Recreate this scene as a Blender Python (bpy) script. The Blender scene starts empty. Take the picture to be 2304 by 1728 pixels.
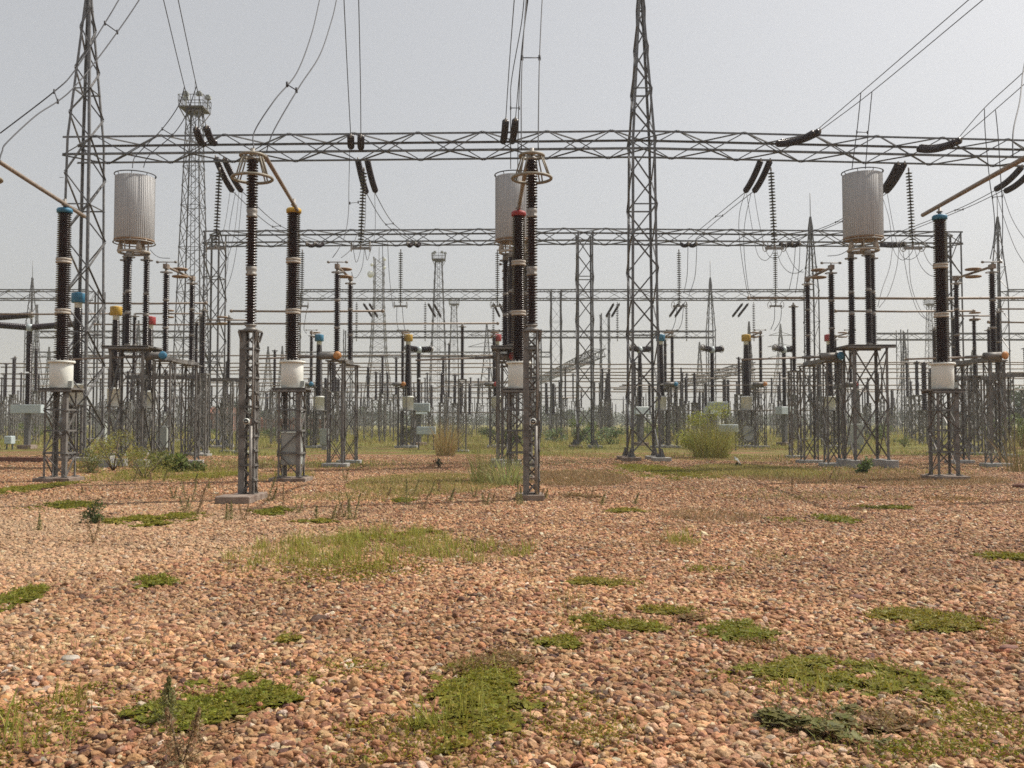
import bpy, math, random
import numpy as np
from mathutils import Vector, Matrix, Quaternion
random.seed(7)
NR = np.random.default_rng(11)
SC = bpy.context.scene
COL = SC.collection
R = math.radians

# ------------------------------------------------------------------ camera
FPX = 2100.0            # focal length in pixels of the 2304 px wide photograph
CAMZ = 1.7
PITCH = math.atan((950 - 864) / FPX)
cd = bpy.data.cameras.new('camera'); cam = bpy.data.objects.new('camera', cd); COL.objects.link(cam)
cd.sensor_width = 36; cd.lens = 36 * FPX / 2304
cd.clip_start = 0.1; cd.clip_end = 6000
cam.location = (0, 0, CAMZ); cam.rotation_euler = (R(90) + PITCH, 0, 0)
SC.camera = cam

# ------------------------------------------------------------------ light
SUN_EL, SUN_AZ = R(52), R(68)       # azimuth measured from +Y towards +X
world = bpy.data.worlds.new('World'); SC.world = world; world.use_nodes = True
wn, wl = world.node_tree.nodes, world.node_tree.links
for n in list(wn): wn.remove(n)
sky = wn.new('ShaderNodeTexSky'); sky.sky_type = 'NISHITA'; sky.sun_disc = False
sky.sun_elevation = SUN_EL; sky.sun_rotation = SUN_AZ
sky.air_density = 1.0; sky.dust_density = 6.0; sky.ozone_density = 1.2; sky.altitude = 100
hsv = wn.new('ShaderNodeHueSaturation'); hsv.inputs['Saturation'].default_value = 0.42
bg = wn.new('ShaderNodeBackground'); bg.inputs['Strength'].default_value = 0.146
wo = wn.new('ShaderNodeOutputWorld')
tn = wn.new('ShaderNodeMix'); tn.data_type = 'RGBA'; tn.blend_type = 'MULTIPLY'; tn.inputs[0].default_value = 1; tn.inputs[7].default_value = (1.0, 1.0, 1.0, 1)
wl.new(sky.outputs[0], hsv.inputs['Color']); wl.new(hsv.outputs[0], tn.inputs[6]); vl = wn.new('ShaderNodeMix'); vl.data_type = 'RGBA'; vl.inputs[0].default_value = .45; vl.inputs[7].default_value = (4.45, 4.45, 4.4, 1)   # even veil of dust haze
wl.new(tn.outputs[2], vl.inputs[6]); wl.new(vl.outputs[2], bg.inputs[0]); wl.new(bg.outputs[0], wo.inputs[0])
sd = bpy.data.lights.new('sun', 'SUN'); sd.energy = 4.8; sd.angle = R(0.6); sd.color = (1.0, 0.93, 0.83)
so = bpy.data.objects.new('sun', sd); COL.objects.link(so)
sdir = Vector((math.sin(SUN_AZ) * math.cos(SUN_EL), math.cos(SUN_AZ) * math.cos(SUN_EL), math.sin(SUN_EL)))
so.rotation_euler = sdir.to_track_quat('Z', 'Y').to_euler(); so.location = (30, 10, 60)
SC.view_settings.view_transform = 'Standard'; SC.view_settings.look = 'None'
SC.view_settings.exposure = 0.0; SC.view_settings.gamma = 1.0
SC.view_settings.use_curve_mapping = False
SC.render.engine = 'CYCLES'
SC.cycles.use_denoising = False
SC.cycles.max_bounces = 6; SC.cycles.diffuse_bounces = 3; SC.cycles.volume_bounces = 1
SC.cycles.volume_step_rate = 4; SC.cycles.filter_width = 1.6

# ------------------------------------------------------------------ pixel helpers (measurements of the photograph -> metres)
cp, sp = math.cos(PITCH), math.sin(PITCH)
def W(px, py, Y):
    v = (864 - py) / FPX
    t = Y / (cp - v * sp)
    return Vector(((px - 1152) / FPX * t, Y, CAMZ + (sp + v * cp) * t))
def G(px, py):
    v = (864 - py) / FPX
    t = -CAMZ / (sp + v * cp)
    return Vector(((px - 1152) / FPX * t, (cp - v * sp) * t, 0))
def X(px, Y): return (px - 1152) / FPX * Y
def HZ(py, Y): return CAMZ + (950 - py) * Y / FPX

# ------------------------------------------------------------------ materials
def mat(name, col, rough=0.6, metal=0.0, col2=None, scale=3.0, bump=0.0, detail=4.0, thr=(0.35, 0.65), spec=None, bscale=None):
    m = bpy.data.materials.new(name); m.use_nodes = True
    nt = m.node_tree; b = nt.nodes['Principled BSDF']
    b.inputs['Base Color'].default_value = (*col, 1); b.inputs['Roughness'].default_value = rough; b.inputs['Metallic'].default_value = metal
    if spec is not None: b.inputs['Specular IOR Level'].default_value = spec
    if col2 is not None or bump:
        g = nt.nodes.new('ShaderNodeNewGeometry')
    if col2 is not None:
        n = nt.nodes.new('ShaderNodeTexNoise'); n.inputs['Scale'].default_value = scale; n.inputs['Detail'].default_value = detail
        r = nt.nodes.new('ShaderNodeValToRGB')
        r.color_ramp.elements[0].position = thr[0]; r.color_ramp.elements[1].position = thr[1]
        r.color_ramp.elements[0].color = (*col, 1); r.color_ramp.elements[1].color = (*col2, 1)
        nt.links.new(g.outputs['Position'], n.inputs['Vector']); nt.links.new(n.outputs['Fac'], r.inputs[0])
        nt.links.new(r.outputs[0], b.inputs['Base Color'])
    if bump:
        n2 = nt.nodes.new('ShaderNodeTexNoise'); n2.inputs['Scale'].default_value = bscale or scale * 8; n2.inputs['Detail'].default_value = 3
        bp = nt.nodes.new('ShaderNodeBump'); bp.inputs['Strength'].default_value = bump; bp.inputs['Distance'].default_value = 0.02
        nt.links.new(g.outputs['Position'], n2.inputs['Vector']); nt.links.new(n2.outputs['Fac'], bp.inputs['Height'])
        nt.links.new(bp.outputs[0], b.inputs['Normal'])
    return m
def attr_mat(name, rough=0.8, bump=0.0, instancer=False, trans=0.0, spec=0.3):
    m = bpy.data.materials.new(name); m.use_nodes = True
    nt = m.node_tree; b = nt.nodes['Principled BSDF']; b.inputs['Roughness'].default_value = rough
    b.inputs['Specular IOR Level'].default_value = spec
    a = nt.nodes.new('ShaderNodeAttribute'); a.attribute_name = 'col'
    a.attribute_type = 'INSTANCER' if instancer else 'GEOMETRY'
    out = a.outputs['Color']
    if bump:
        t = nt.nodes.new('ShaderNodeTexCoord'); n = nt.nodes.new('ShaderNodeTexNoise'); n.inputs['Scale'].default_value = 2.2; n.inputs['Detail'].default_value = 5
        nt.links.new(t.outputs['Object'], n.inputs['Vector'])
        mx = nt.nodes.new('ShaderNodeMix'); mx.data_type = 'RGBA'; mx.blend_type = 'MULTIPLY'; mx.inputs[0].default_value = 0.5
        rr = nt.nodes.new('ShaderNodeValToRGB'); rr.color_ramp.elements[0].color = (.55, .5, .45, 1); rr.color_ramp.elements[1].color = (1.3, 1.3, 1.3, 1)
        rr.color_ramp.elements[0].position = .3; rr.color_ramp.elements[1].position = .7
        nt.links.new(n.outputs['Fac'], rr.inputs[0]); nt.links.new(out, mx.inputs[6]); nt.links.new(rr.outputs[0], mx.inputs[7]); out = mx.outputs[2]
        bp = nt.nodes.new('ShaderNodeBump'); bp.inputs['Strength'].default_value = bump; bp.inputs['Distance'].default_value = 0.3
        nt.links.new(n.outputs['Fac'], bp.inputs['Height']); nt.links.new(bp.outputs[0], b.inputs['Normal'])
    nt.links.new(out, b.inputs['Base Color'])
    if trans:
        tr = nt.nodes.new('ShaderNodeBsdfTranslucent'); ms = nt.nodes.new('ShaderNodeMixShader'); ms.inputs[0].default_value = trans
        nt.links.new(out, tr.inputs[0]); nt.links.new(b.outputs[0], ms.inputs[1]); nt.links.new(tr.outputs[0], ms.inputs[2])
        nt.links.new(ms.outputs[0], nt.nodes['Material Output'].inputs['Surface'])
    return m
M = {}
M['galv'] = mat('galvanised_steel', (0.085, 0.085, 0.088), 0.45, 0.35, (0.20, 0.195, 0.19), 6, thr=(.3, .7))
M['steel_dirty'] = mat('weathered_steel', (0.095, 0.086, 0.078), 0.6, 0.15, (0.215, 0.205, 0.19), 5, thr=(.3, .7))
M['alu'] = mat('aluminium_tube', (0.20, 0.155, 0.12), 0.55, 0.1, (0.28, 0.225, 0.18), 8)
M['ring'] = mat('tan_corona_ring', (0.19, 0.165, 0.12), 0.6, 0.1, (0.28, 0.245, 0.185), 5)
M['porc'] = mat('brown_porcelain', (0.015, 0.005, 0.0045), 0.25, 0, (0.027, 0.009, 0.0075), 4, spec=.35)
M['porc2'] = mat('dark_porcelain', (0.014, 0.008, 0.011), 0.25, 0, (0.026, 0.014, 0.016), 4, spec=.35)
M['fitting'] = mat('grey_metal_fitting', (0.20, 0.185, 0.165), 0.55, 0.2, (0.31, 0.29, 0.265), 12)
M['collar'] = mat('grey_cement_collar', (0.36, 0.32, 0.27), 0.8, 0, (0.50, 0.46, 0.40), 12)
M['white'] = mat('white_tank_paint', (0.66, 0.68, 0.62), 0.4, 0, (0.76, 0.77, 0.72), 3, bump=.05)
M['wire'] = mat('aluminium_conductor', (0.05, 0.05, 0.055), 0.6, 0.3)
M['conc'] = mat('concrete', (0.24, 0.235, 0.22), 0.9, 0, (0.36, 0.35, 0.33), 6, bump=.4)
M['conc_dirt'] = mat('stained_concrete', (0.15, 0.105, 0.08), 0.9, 0, (0.27, 0.22, 0.18), 4, bump=.4)
M['blue'] = mat('blue_paint', (0.02, 0.14, 0.25), 0.55, 0, (0.04, 0.20, 0.33), 5)
M['yellow'] = mat('yellow_paint', (0.42, 0.25, 0.02), 0.55, 0, (0.52, 0.33, 0.04), 5)
M['red'] = mat('red_paint', (0.28, 0.02, 0.02), 0.55, 0, (0.38, 0.04, 0.04), 5)
M['orange'] = mat('orange_paint', (0.38, 0.15, 0.03), 0.55, 0, (0.46, 0.20, 0.05), 5)
M['boxgrey'] = mat('pale_green_grey_box_paint', (0.40, 0.46, 0.47), 0.5, 0, (0.50, 0.56, 0.56), 2)
M['boxdull'] = mat('dull_grey_cabinet_paint', (0.30, 0.32, 0.30), 0.6, 0, (0.38, 0.40, 0.37), 2)
M['brown'] = mat('brown_cradle', (0.26, 0.17, 0.10), 0.6, 0, (0.34, 0.23, 0.15), 6)
M['black'] = mat('black_plastic', (0.012, 0.012, 0.012), 0.4)
M['brick'] = mat('red_brick_wall', (0.22, 0.09, 0.06), 0.9, 0, (0.32, 0.15, 0.10), 1.5)
M['bark'] = mat('bark', (0.10, 0.07, 0.045), 0.9, 0, (0.16, 0.12, 0.08), 8)
M['leaf'] = attr_mat('leaf', 0.6, trans=0.35)
M['stone'] = attr_mat('river_stone', 0.75, bump=0.35, instancer=True)
def trapmat():
    m = bpy.data.materials.new('grey_reactor_coil'); m.use_nodes = True; nt = m.node_tree; b = nt.nodes['Principled BSDF']
    b.inputs['Roughness'].default_value = 0.7
    t = nt.nodes.new('ShaderNodeTexCoord'); mp = nt.nodes.new('ShaderNodeMapping'); mp.inputs['Scale'].default_value = (14, 14, 0.35)
    n = nt.nodes.new('ShaderNodeTexNoise'); n.inputs['Scale'].default_value = 1.6; n.inputs['Detail'].default_value = 5
    r = nt.nodes.new('ShaderNodeValToRGB'); r.color_ramp.elements[0].position = .3; r.color_ramp.elements[1].position = .7
    r.color_ramp.elements[0].color = (.36, .365, .37, 1); r.color_ramp.elements[1].color = (.53, .53, .53, 1)
    nt.links.new(t.outputs['Object'], mp.inputs[0]); nt.links.new(mp.outputs[0], n.inputs['Vector']); nt.links.new(n.outputs['Fac'], r.inputs[0])
    nt.links.new(r.outputs[0], b.inputs['Base Color']); return m
M['trap'] = trapmat()

# ------------------------------------------------------------------ mesh builder
class MB:
    def __init__(s): s.v = []; s.f = []; s.m = []; s.sm = []; s.mi = 0; s.smooth = False
    def add(s, vs, fs, smooth=None):
        o = len(s.v); s.v += [tuple(a) for a in vs]
        for f in fs: s.f.append(tuple(o + i for i in f)); s.m.append(s.mi); s.sm.append(s.smooth if smooth is None else smooth)
        return s
    def box(s, c, d, rot=None):
        x, y, z = d[0] / 2, d[1] / 2, d[2] / 2
        vs = [Vector(p) for p in ((-x, -y, -z), (x, -y, -z), (x, y, -z), (-x, y, -z), (-x, -y, z), (x, -y, z), (x, y, z), (-x, y, z))]
        if rot is not None: vs = [rot @ p for p in vs]
        c = Vector(c)
        return s.add([p + c for p in vs], [(3, 2, 1, 0), (4, 5, 6, 7), (0, 1, 5, 4), (1, 2, 6, 5), (2, 3, 7, 6), (3, 0, 4, 7)])
    def bevbox(s, c, d, b=0.02):
        x, y, z = d[0] / 2, d[1] / 2, d[2] / 2; c = Vector(c)
        ring = lambda i, h: [Vector((sx * (x - i), sy * (y - i), h)) + c for sx, sy in ((-1, -1), (1, -1), (1, 1), (-1, 1))]
        def rr(i, h):   # octagon ring
            xx, yy = x - i, y - i
            return [Vector(p) + c for p in ((-xx + b, -yy, h), (xx - b, -yy, h), (xx, -yy + b, h), (xx, yy - b, h), (xx - b, yy, h), (-xx + b, yy, h), (-xx, yy - b, h), (-xx, -yy + b, h))]
        rs = [rr(b, -z), rr(0, -z + b), rr(0, z - b), rr(b, z)]
        vs = sum(rs, []); fs = [tuple(reversed(range(8))), tuple(range(24, 32))]
        for k in range(3):
            for i in range(8): fs.append((k * 8 + i, k * 8 + (i + 1) % 8, k * 8 + 8 + (i + 1) % 8, k * 8 + 8 + i))
        return s.add(vs, fs)
    def bar(s, p, q, w, h=None, up=None):
        p, q = Vector(p), Vector(q); h = h or w; d = q - p; L = d.length
        if L < 1e-5: return s
        z = d / L; u = Vector(up) if up else (Vector((0, 0, 1)) if abs(z.z) < .95 else Vector((0, 1, 0)))
        x = u.cross(z).normalized(); y = z.cross(x)
        vs = []
        for e in (p, q):
            for a, b in ((-1, -1), (1, -1), (1, 1), (-1, 1)): vs.append(e + x * a * w / 2 + y * b * h / 2)
        return s.add(vs, [(3, 2, 1, 0), (4, 5, 6, 7), (0, 1, 5, 4), (1, 2, 6, 5), (2, 3, 7, 6), (3, 0, 4, 7)])
    def angle(s, p, q, w, inward=None, t=None):     # L section, its heel on the line, flanges along the two inward directions
        p, q = Vector(p), Vector(q); t = t or w * .14; d = (q - p).normalized()
        a, b = inward; a = Vector(a); b = Vector(b)
        a = (a - d * a.dot(d)).normalized(); b = (b - d * b.dot(d) - a * b.dot(a)).normalized()
        sec = [(0, 0), (w, 0), (w, t), (t, t), (t, w), (0, w)]
        vs = [e + a * u + b * v for e in (p, q) for u, v in sec]
        fs = [(0, 1, 2, 3), (0, 3, 4, 5), (9, 8, 7, 6), (11, 10, 9, 6)] + [(i, (i + 1) % 6, 6 + (i + 1) % 6, 6 + i) for i in range(6)]
        return s.add(vs, fs)
    def tube(s, pts, r, seg=8, caps=True, taper=None):
        pts = [Vector(p) for p in pts]; n = len(pts); rings = []; u = None
        for i, p in enumerate(pts):
            d = (pts[min(i + 1, n - 1)] - pts[max(i - 1, 0)]).normalized()
            if u is None: u = d.orthogonal().normalized()
            u = (u - d * u.dot(d)).normalized(); w = d.cross(u)
            rr = r if taper is None else r + (taper - r) * i / (n - 1)
            rings += [p + (u * math.cos(a) + w * math.sin(a)) * rr for a in (2 * math.pi * k / seg for k in range(seg))]
        fs = []
        for i in range(n - 1):
            for k in range(seg): fs.append((i * seg + k, i * seg + (k + 1) % seg, (i + 1) * seg + (k + 1) % seg, (i + 1) * seg + k))
        if caps: fs += [tuple(reversed(range(seg))), tuple(range((n - 1) * seg, n * seg))]
        return s.add(rings, fs, True)
    def lathe(s, prof, seg=16, c=(0, 0, 0), axis=None, smooth=True, caps=True):
        c = Vector(c); q = axis.to_track_quat('Z', 'Y') if axis is not None else None
        vs = []
        for r, z in prof:
            for k in range(seg):
                a = 2 * math.pi * k / seg; p = Vector((r * math.cos(a), r * math.sin(a), z))
                vs.append((q @ p if q else p) + c)
        fs = []
        for i in range(len(prof) - 1):
            for k in range(seg): fs.append((i * seg + k, i * seg + (k + 1) % seg, (i + 1) * seg + (k + 1) % seg, (i + 1) * seg + k))
        if caps: fs += [tuple(reversed(range(seg))), tuple(range((len(prof) - 1) * seg, len(prof) * seg))]
        return s.add(vs, fs, smooth)
    def torus(s, c, Rr, r, seg=36, ss=8, axis=None, sy=1.0):
        c = Vector(c); q = axis.to_track_quat('Z', 'Y') if axis is not None else None; vs = []; fs = []
        for i in range(seg):
            a = 2 * math.pi * i / seg
            for j in range(ss):
                b = 2 * math.pi * j / ss
                p = Vector(((Rr + r * math.cos(b)) * math.cos(a), (Rr + r * math.cos(b)) * math.sin(a) * sy, r * math.sin(b)))
                vs.append((q @ p if q else p) + c)
        for i in range(seg):
            for j in range(ss):
                fs.append((i * ss + j, ((i + 1) % seg) * ss + j, ((i + 1) % seg) * ss + (j + 1) % ss, i * ss + (j + 1) % ss))
        return s.add(vs, fs, True)
    def mesh(s, name, mats):
        me = bpy.data.meshes.new(name); me.from_pydata(s.v, [], s.f)
        for m in (mats if isinstance(mats, (list, tuple)) else [mats]): me.materials.append(M[m] if isinstance(m, str) else m)
        me.polygons.foreach_set('material_index', s.m); me.polygons.foreach_set('use_smooth', s.sm); me.update()
        return me
    def build(s, name, mats, parent=None): return link(name, s.mesh(name, mats), parent)
def link(name, data, parent=None, mw=None):
    o = bpy.data.objects.new(name, data); COL.objects.link(o)
    if parent is not None: o.parent = parent
    if mw is not None: o.matrix_basis = mw
    return o
def tag(o, label=None, cat=None, group=None, kind=None):
    if label: o['label'] = label
    if cat: o['category'] = cat
    if group: o['group'] = group
    if kind: o['kind'] = kind
    return o
def thing(name, label, cat, loc=(0, 0, 0), rz=0, group=None):
    o = bpy.data.objects.new(name, None); o.empty_display_size = .3; COL.objects.link(o)
    o.location = loc; o.rotation_euler = (0, 0, rz); return tag(o, label, cat, group)
def copy_tree(src, label, loc, rz=None, group=None):
    r = src.copy(); COL.objects.link(r); r.location = loc
    if rz is not None: r.rotation_euler = (0, 0, rz)
    r['label'] = label
    if group: r['group'] = group
    for ch in KIDS(src):
        c = ch.copy(); COL.objects.link(c); c.parent = r
        for g in KIDS(ch):
            d = g.copy(); COL.objects.link(d); d.parent = c
    return r
_kids = {}
def KIDS(o): return list(o.children)

# unit angle bar, unit length along Z, section 1 x 1
_u = MB(); _u.angle((-.5, -.5, 0), (-.5, -.5, 1), 1.0, ((1, 0, 0), (0, 1, 0)), t=.16)
UNIT = {k: _u.mesh('unit_angle_bar', k) for k in ('galv', 'steel_dirty')}
def member(name, parent, p, q, w, m='galv', normal=None):
    p, q = Vector(p), Vector(q); d = q - p; L = d.length; z = d / L
    n = Vector(normal) if normal is not None else (Vector((0, 0, 1)) if abs(z.z) < .9 else Vector((0, 1, 0)))
    x = n.cross(z).normalized(); y = z.cross(x)
    mw = Matrix(((x.x * w, y.x * w, z.x * L, p.x), (x.y * w, y.y * w, z.y * L, p.y), (x.z * w, y.z * w, z.z * L, p.z), (0, 0, 0, 1)))
    return link(name, UNIT[m], parent, mw)

# ------------------------------------------------------------------ ground
def ground_material():
    m = bpy.data.materials.new('gravel_and_grass_ground'); m.use_nodes = True; nt = m.node_tree; N = nt.nodes; L = nt.links
    b = N['Principled BSDF']; b.inputs['Roughness'].default_value = .9; b.inputs['Specular IOR Level'].default_value = .15
    g = N.new('ShaderNodeNewGeometry')
    vo = N.new('ShaderNodeTexVoronoi'); vo.inputs['Scale'].default_value = 17; L.new(g.outputs['Position'], vo.inputs['Vector'])
    sep = N.new('ShaderNodeSeparateColor'); L.new(vo.outputs['Color'], sep.inputs[0])
    r = N.new('ShaderNodeValToRGB'); e = r.color_ramp.elements
    e[0].position = 0; e[0].color = (.14, .07, .035, 1); e[1].position = 1; e[1].color = (.42, .32, .22, 1)
    for pos, c in ((.25, (.27, .145, .075, 1)), (.6, (.33, .19, .10, 1)), (.88, (.36, .23, .13, 1))):
        k = e.new(pos); k.color = c
    L.new(sep.outputs[0], r.inputs[0])
    # darker brown along the edges of the stone cells
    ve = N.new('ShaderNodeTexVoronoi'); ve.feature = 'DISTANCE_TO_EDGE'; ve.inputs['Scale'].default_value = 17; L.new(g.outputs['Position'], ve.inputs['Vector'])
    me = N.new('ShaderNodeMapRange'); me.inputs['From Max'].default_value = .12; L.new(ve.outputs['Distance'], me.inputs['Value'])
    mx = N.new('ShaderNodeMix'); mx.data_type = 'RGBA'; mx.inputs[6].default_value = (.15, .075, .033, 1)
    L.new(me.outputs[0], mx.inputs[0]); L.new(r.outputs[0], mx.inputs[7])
    # large paler / darker variation
    n1 = N.new('ShaderNodeTexNoise'); n1.inputs['Scale'].default_value = .35; n1.inputs['Detail'].default_value = 5; L.new(g.outputs['Position'], n1.inputs['Vector'])
    r1 = N.new('ShaderNodeValToRGB'); r1.color_ramp.elements[0].position = .35; r1.color_ramp.elements[1].position = .65
    r1.color_ramp.elements[0].color = (.82, .78, .72, 1); r1.color_ramp.elements[1].color = (1.12, 1.1, 1.05, 1); L.new(n1.outputs['Fac'], r1.inputs[0])
    mm = N.new('ShaderNodeMix'); mm.data_type = 'RGBA'; mm.blend_type = 'MULTIPLY'; mm.inputs[0].default_value = 1
    L.new(mx.outputs[2], mm.inputs[6]); L.new(r1.outputs[0], mm.inputs[7])
    # grass colour
    ng = N.new('ShaderNodeTexNoise'); ng.inputs['Scale'].default_value = 1.1; ng.inputs['Detail'].default_value = 8; ng.inputs['Roughness'].default_value = .7; L.new(g.outputs['Position'], ng.inputs['Vector'])
    rg = N.new('ShaderNodeValToRGB'); e = rg.color_ramp.elements
    e[0].position = .3; e[0].color = (.24, .16, .06, 1); e[1].position = .72; e[1].color = (.19, .21, .04, 1); k = e.new(.5); k.color = (.18, .165, .045, 1)
    L.new(ng.outputs['Fac'], rg.inputs[0])
    # grass mask: noise stretched across + more with distance
    sx = N.new('ShaderNodeSeparateXYZ'); L.new(g.outputs['Position'], sx.inputs[0])
    mp = N.new('ShaderNodeMapping'); mp.inputs['Scale'].default_value = (.10, .24, 1); L.new(g.outputs['Position'], mp.inputs[0])
    n2 = N.new('ShaderNodeTexNoise'); n2.inputs['Scale'].default_value = 1.0; n2.inputs['Detail'].default_value = 7; n2.inputs['Roughness'].default_value = .62; L.new(mp.outputs[0], n2.inputs['Vector'])
    dist = N.new('ShaderNodeMapRange'); dist.inputs['From Min'].default_value = 22; dist.inputs['From Max'].default_value = 105
    dist.inputs['To Min'].default_value = -.06; dist.inputs['To Max'].default_value = .26; L.new(sx.outputs['Y'], dist.inputs['Value'])
    ad = N.new('ShaderNodeMath'); ad.operation = 'ADD'; L.new(n2.outputs['Fac'], ad.inputs[0]); L.new(dist.outputs[0], ad.inputs[1])
    mk = N.new('ShaderNodeMapRange'); mk.inputs['From Min'].default_value = .47; mk.inputs['From Max'].default_value = .56; L.new(ad.outputs[0], mk.inputs['Value'])
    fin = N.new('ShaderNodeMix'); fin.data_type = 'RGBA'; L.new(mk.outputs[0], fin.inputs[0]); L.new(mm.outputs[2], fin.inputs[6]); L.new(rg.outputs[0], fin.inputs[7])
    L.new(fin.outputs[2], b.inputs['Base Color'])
    bp = N.new('ShaderNodeBump'); bp.inputs['Strength'].default_value = .9; bp.inputs['Distance'].default_value = .03
    L.new(me.outputs[0], bp.inputs['Height']); L.new(bp.outputs[0], b.inputs['Normal'])
    return m
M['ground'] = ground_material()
mb = MB()
ys = [-30, 0, 5, 10, 15, 20, 30, 40, 60, 90, 140, 250, 500, 1200, 3000]
xs = [-3000, -1000, -300, -100, -50, -30, -20, -10, 0, 10, 20, 30, 50, 100, 300, 1000, 3000]
mb.add([(x, y, 0) for y in ys for x in xs], [(j * len(xs) + i, j * len(xs) + i + 1, (j + 1) * len(xs) + i + 1, (j + 1) * len(xs) + i) for j in range(len(ys) - 1) for i in range(len(xs) - 1)])
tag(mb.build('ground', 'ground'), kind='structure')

# ------------------------------------------------------------------ grass patches (positions read off the photograph, in metres on the ground)
# px, py(centre), half width px, half height px, kind, density
PATCH = [
    (505, 1582, 165, 66, 'mat', 1.0), (1080, 1590, 165, 85, 'mat', .85), (1110, 1500, 105, 34, 'drymat', .9), (1000, 1685, 260, 60, 'mat', .62),
    (1880, 1535, 215, 55, 'mat', .9), (1850, 1650, 110, 48, 'dark', 1.0), (2080, 1400, 145, 28, 'mat', 1.0), (1390, 1410, 110, 20, 'mat', .9),
    (1640, 1425, 110, 24, 'mat', .9), (1510, 1378, 70, 13, 'mat', .9), (1250, 1450, 55, 15, 'mat', .8), (1370, 1313, 75, 13, 'mat', 1.0),
    (1600, 1285, 60, 8, 'mat', .5), (2265, 1258, 70, 11, 'mat', .9), (2200, 1640, 130, 60, 'mat', .55), (2060, 1710, 280, 45, 'mat', .64),
    (20, 1660, 140, 110, 'mat', .64), (60, 1650, 100, 70, 'tuft', .7), (1040, 1640, 160, 60, 'tuft', .35), (1900, 1560, 160, 40, 'tuft', .35), (10, 1355, 60, 35, 'mat', .9), (20, 1105, 62, 20, 'mat', 1.0), (140, 1140, 85, 9, 'mat', .9), (345, 1172, 92, 15, 'mat', 1.0),
    (350, 1312, 62, 11, 'mat', .8), (620, 1153, 55, 8, 'mat', .9), (705, 1176, 50, 4, 'mat', .9), (940, 1202, 60, 5, 'mat', .7), (770, 1510, 85, 26, 'mat', .35),
    (650, 1442, 24, 10, 'mat', 1.0), (1415, 1152, 50, 5, 'mat', .9), (1600, 1163, 95, 12, 'dry', .9), (1880, 1170, 60, 9, 'mat', .8), (1765, 1172, 40, 6, 'mat', .5),
    (1500, 1225, 60, 14, 'dry', .7), (1530, 1222, 30, 14, 'tuft', .7), (1290, 1365, 45, 30, 'dry', .6), (1740, 1258, 45, 11, 'dry', .6), (1990, 1145, 70, 5, 'mat', .7), (1480, 1062, 105, 15, 'mat', 1.0),
    (1290, 1078, 110, 14, 'dry', .9), (960, 1090, 150, 20, 'dry', .8), (380, 1070, 170, 16, 'tuft', .5), (480, 1072, 90, 10, 'mat', .8), (900, 1128, 40, 5, 'mat', .9),
    (660, 1255, 150, 42, 'tuft', .9), (860, 1240, 170, 45, 'tuft', 1.0), (1060, 1250, 100, 26, 'tuft', .7), (1175, 1250, 30, 10, 'tuft', .5), (750, 1290, 200, 24, 'mat', .5), (840, 1215, 110, 9, 'mat', .6),
    (1330, 1650, 130, 55, 'mat', .5), (1300, 1590, 60, 25, 'mat', .35), (200, 1470, 150, 25, 'dry', .4), (2010, 1630, 70, 30, 'drymat', .9), (1560, 1395, 40, 8, 'drymat', .7),
    (800, 1120, 120, 8, 'dry', .5), (2270, 1450, 50, 40, 'drymat', .4), (1700, 1060, 110, 12, 'dry', .8), (1980, 1080, 240, 12, 'dry', .6), (640, 1075, 60, 8, 'tuft', .5),
    (1820, 1120, 180, 6, 'dry', .2), (1700, 1460, 60, 14, 'drymat', .5), (2140, 1125, 70, 6, 'drymat', .6), (1300, 1118, 50, 5, 'drymat', .7),
]
PG = []
for (px, py, hw, hh, kd, dn) in PATCH:
    c = G(px, py); a = G(px, py - hh); b2 = G(px, py + hh)
    PG.append((c.x, (a.y + b2.y) / 2, hw / FPX * c.y, (a.y - b2.y) / 2, kd, dn))
def lump(x, y):  # cheap smooth noise for uneven patch outlines
    return (np.sin(x * 5.1 + 1.3 * np.sin(y * 3.7)) + np.sin(y * 6.3 + 2.1 * np.sin(x * 2.9)) + np.sin((x + y) * 11.7) * .5 + np.sin((x - y) * 17.3) * .4) * .14
def band(x, y): return np.sin(x * .31 + 2 * np.sin(y * .13)) + np.sin(y * .42 + 1.5 * np.sin(x * .17)) * .9 + np.sin(x * .8 + y * .9) * .35 + np.clip((y - 38) / 26, -1.0, 2.2)
def rough(x, y, cx, cy, rx, ry):
    u, v = (x - cx) / rx, (y - cy) / ry; p = cx * 7 + cy * 3
    return lump(u * .5 + p, v * .5 - p) * 2.2 + lump(x * 1.7, y * 1.7 + p) * 1.6 + lump(x * 5, y * 4) * .9
def cover(x, y):
    d = np.zeros_like(x)
    for (cx, cy, rx, ry, kd, dn) in PG:
        if kd in ('mat', 'dark', 'drymat'):
            q = ((x - cx) / rx) ** 2 + ((y - cy) / ry) ** 2 + rough(x, y, cx, cy, rx, ry)
            d = np.maximum(d, np.clip((1.0 - q) * 2.0, 0, 1) * dn)
    return d

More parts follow.
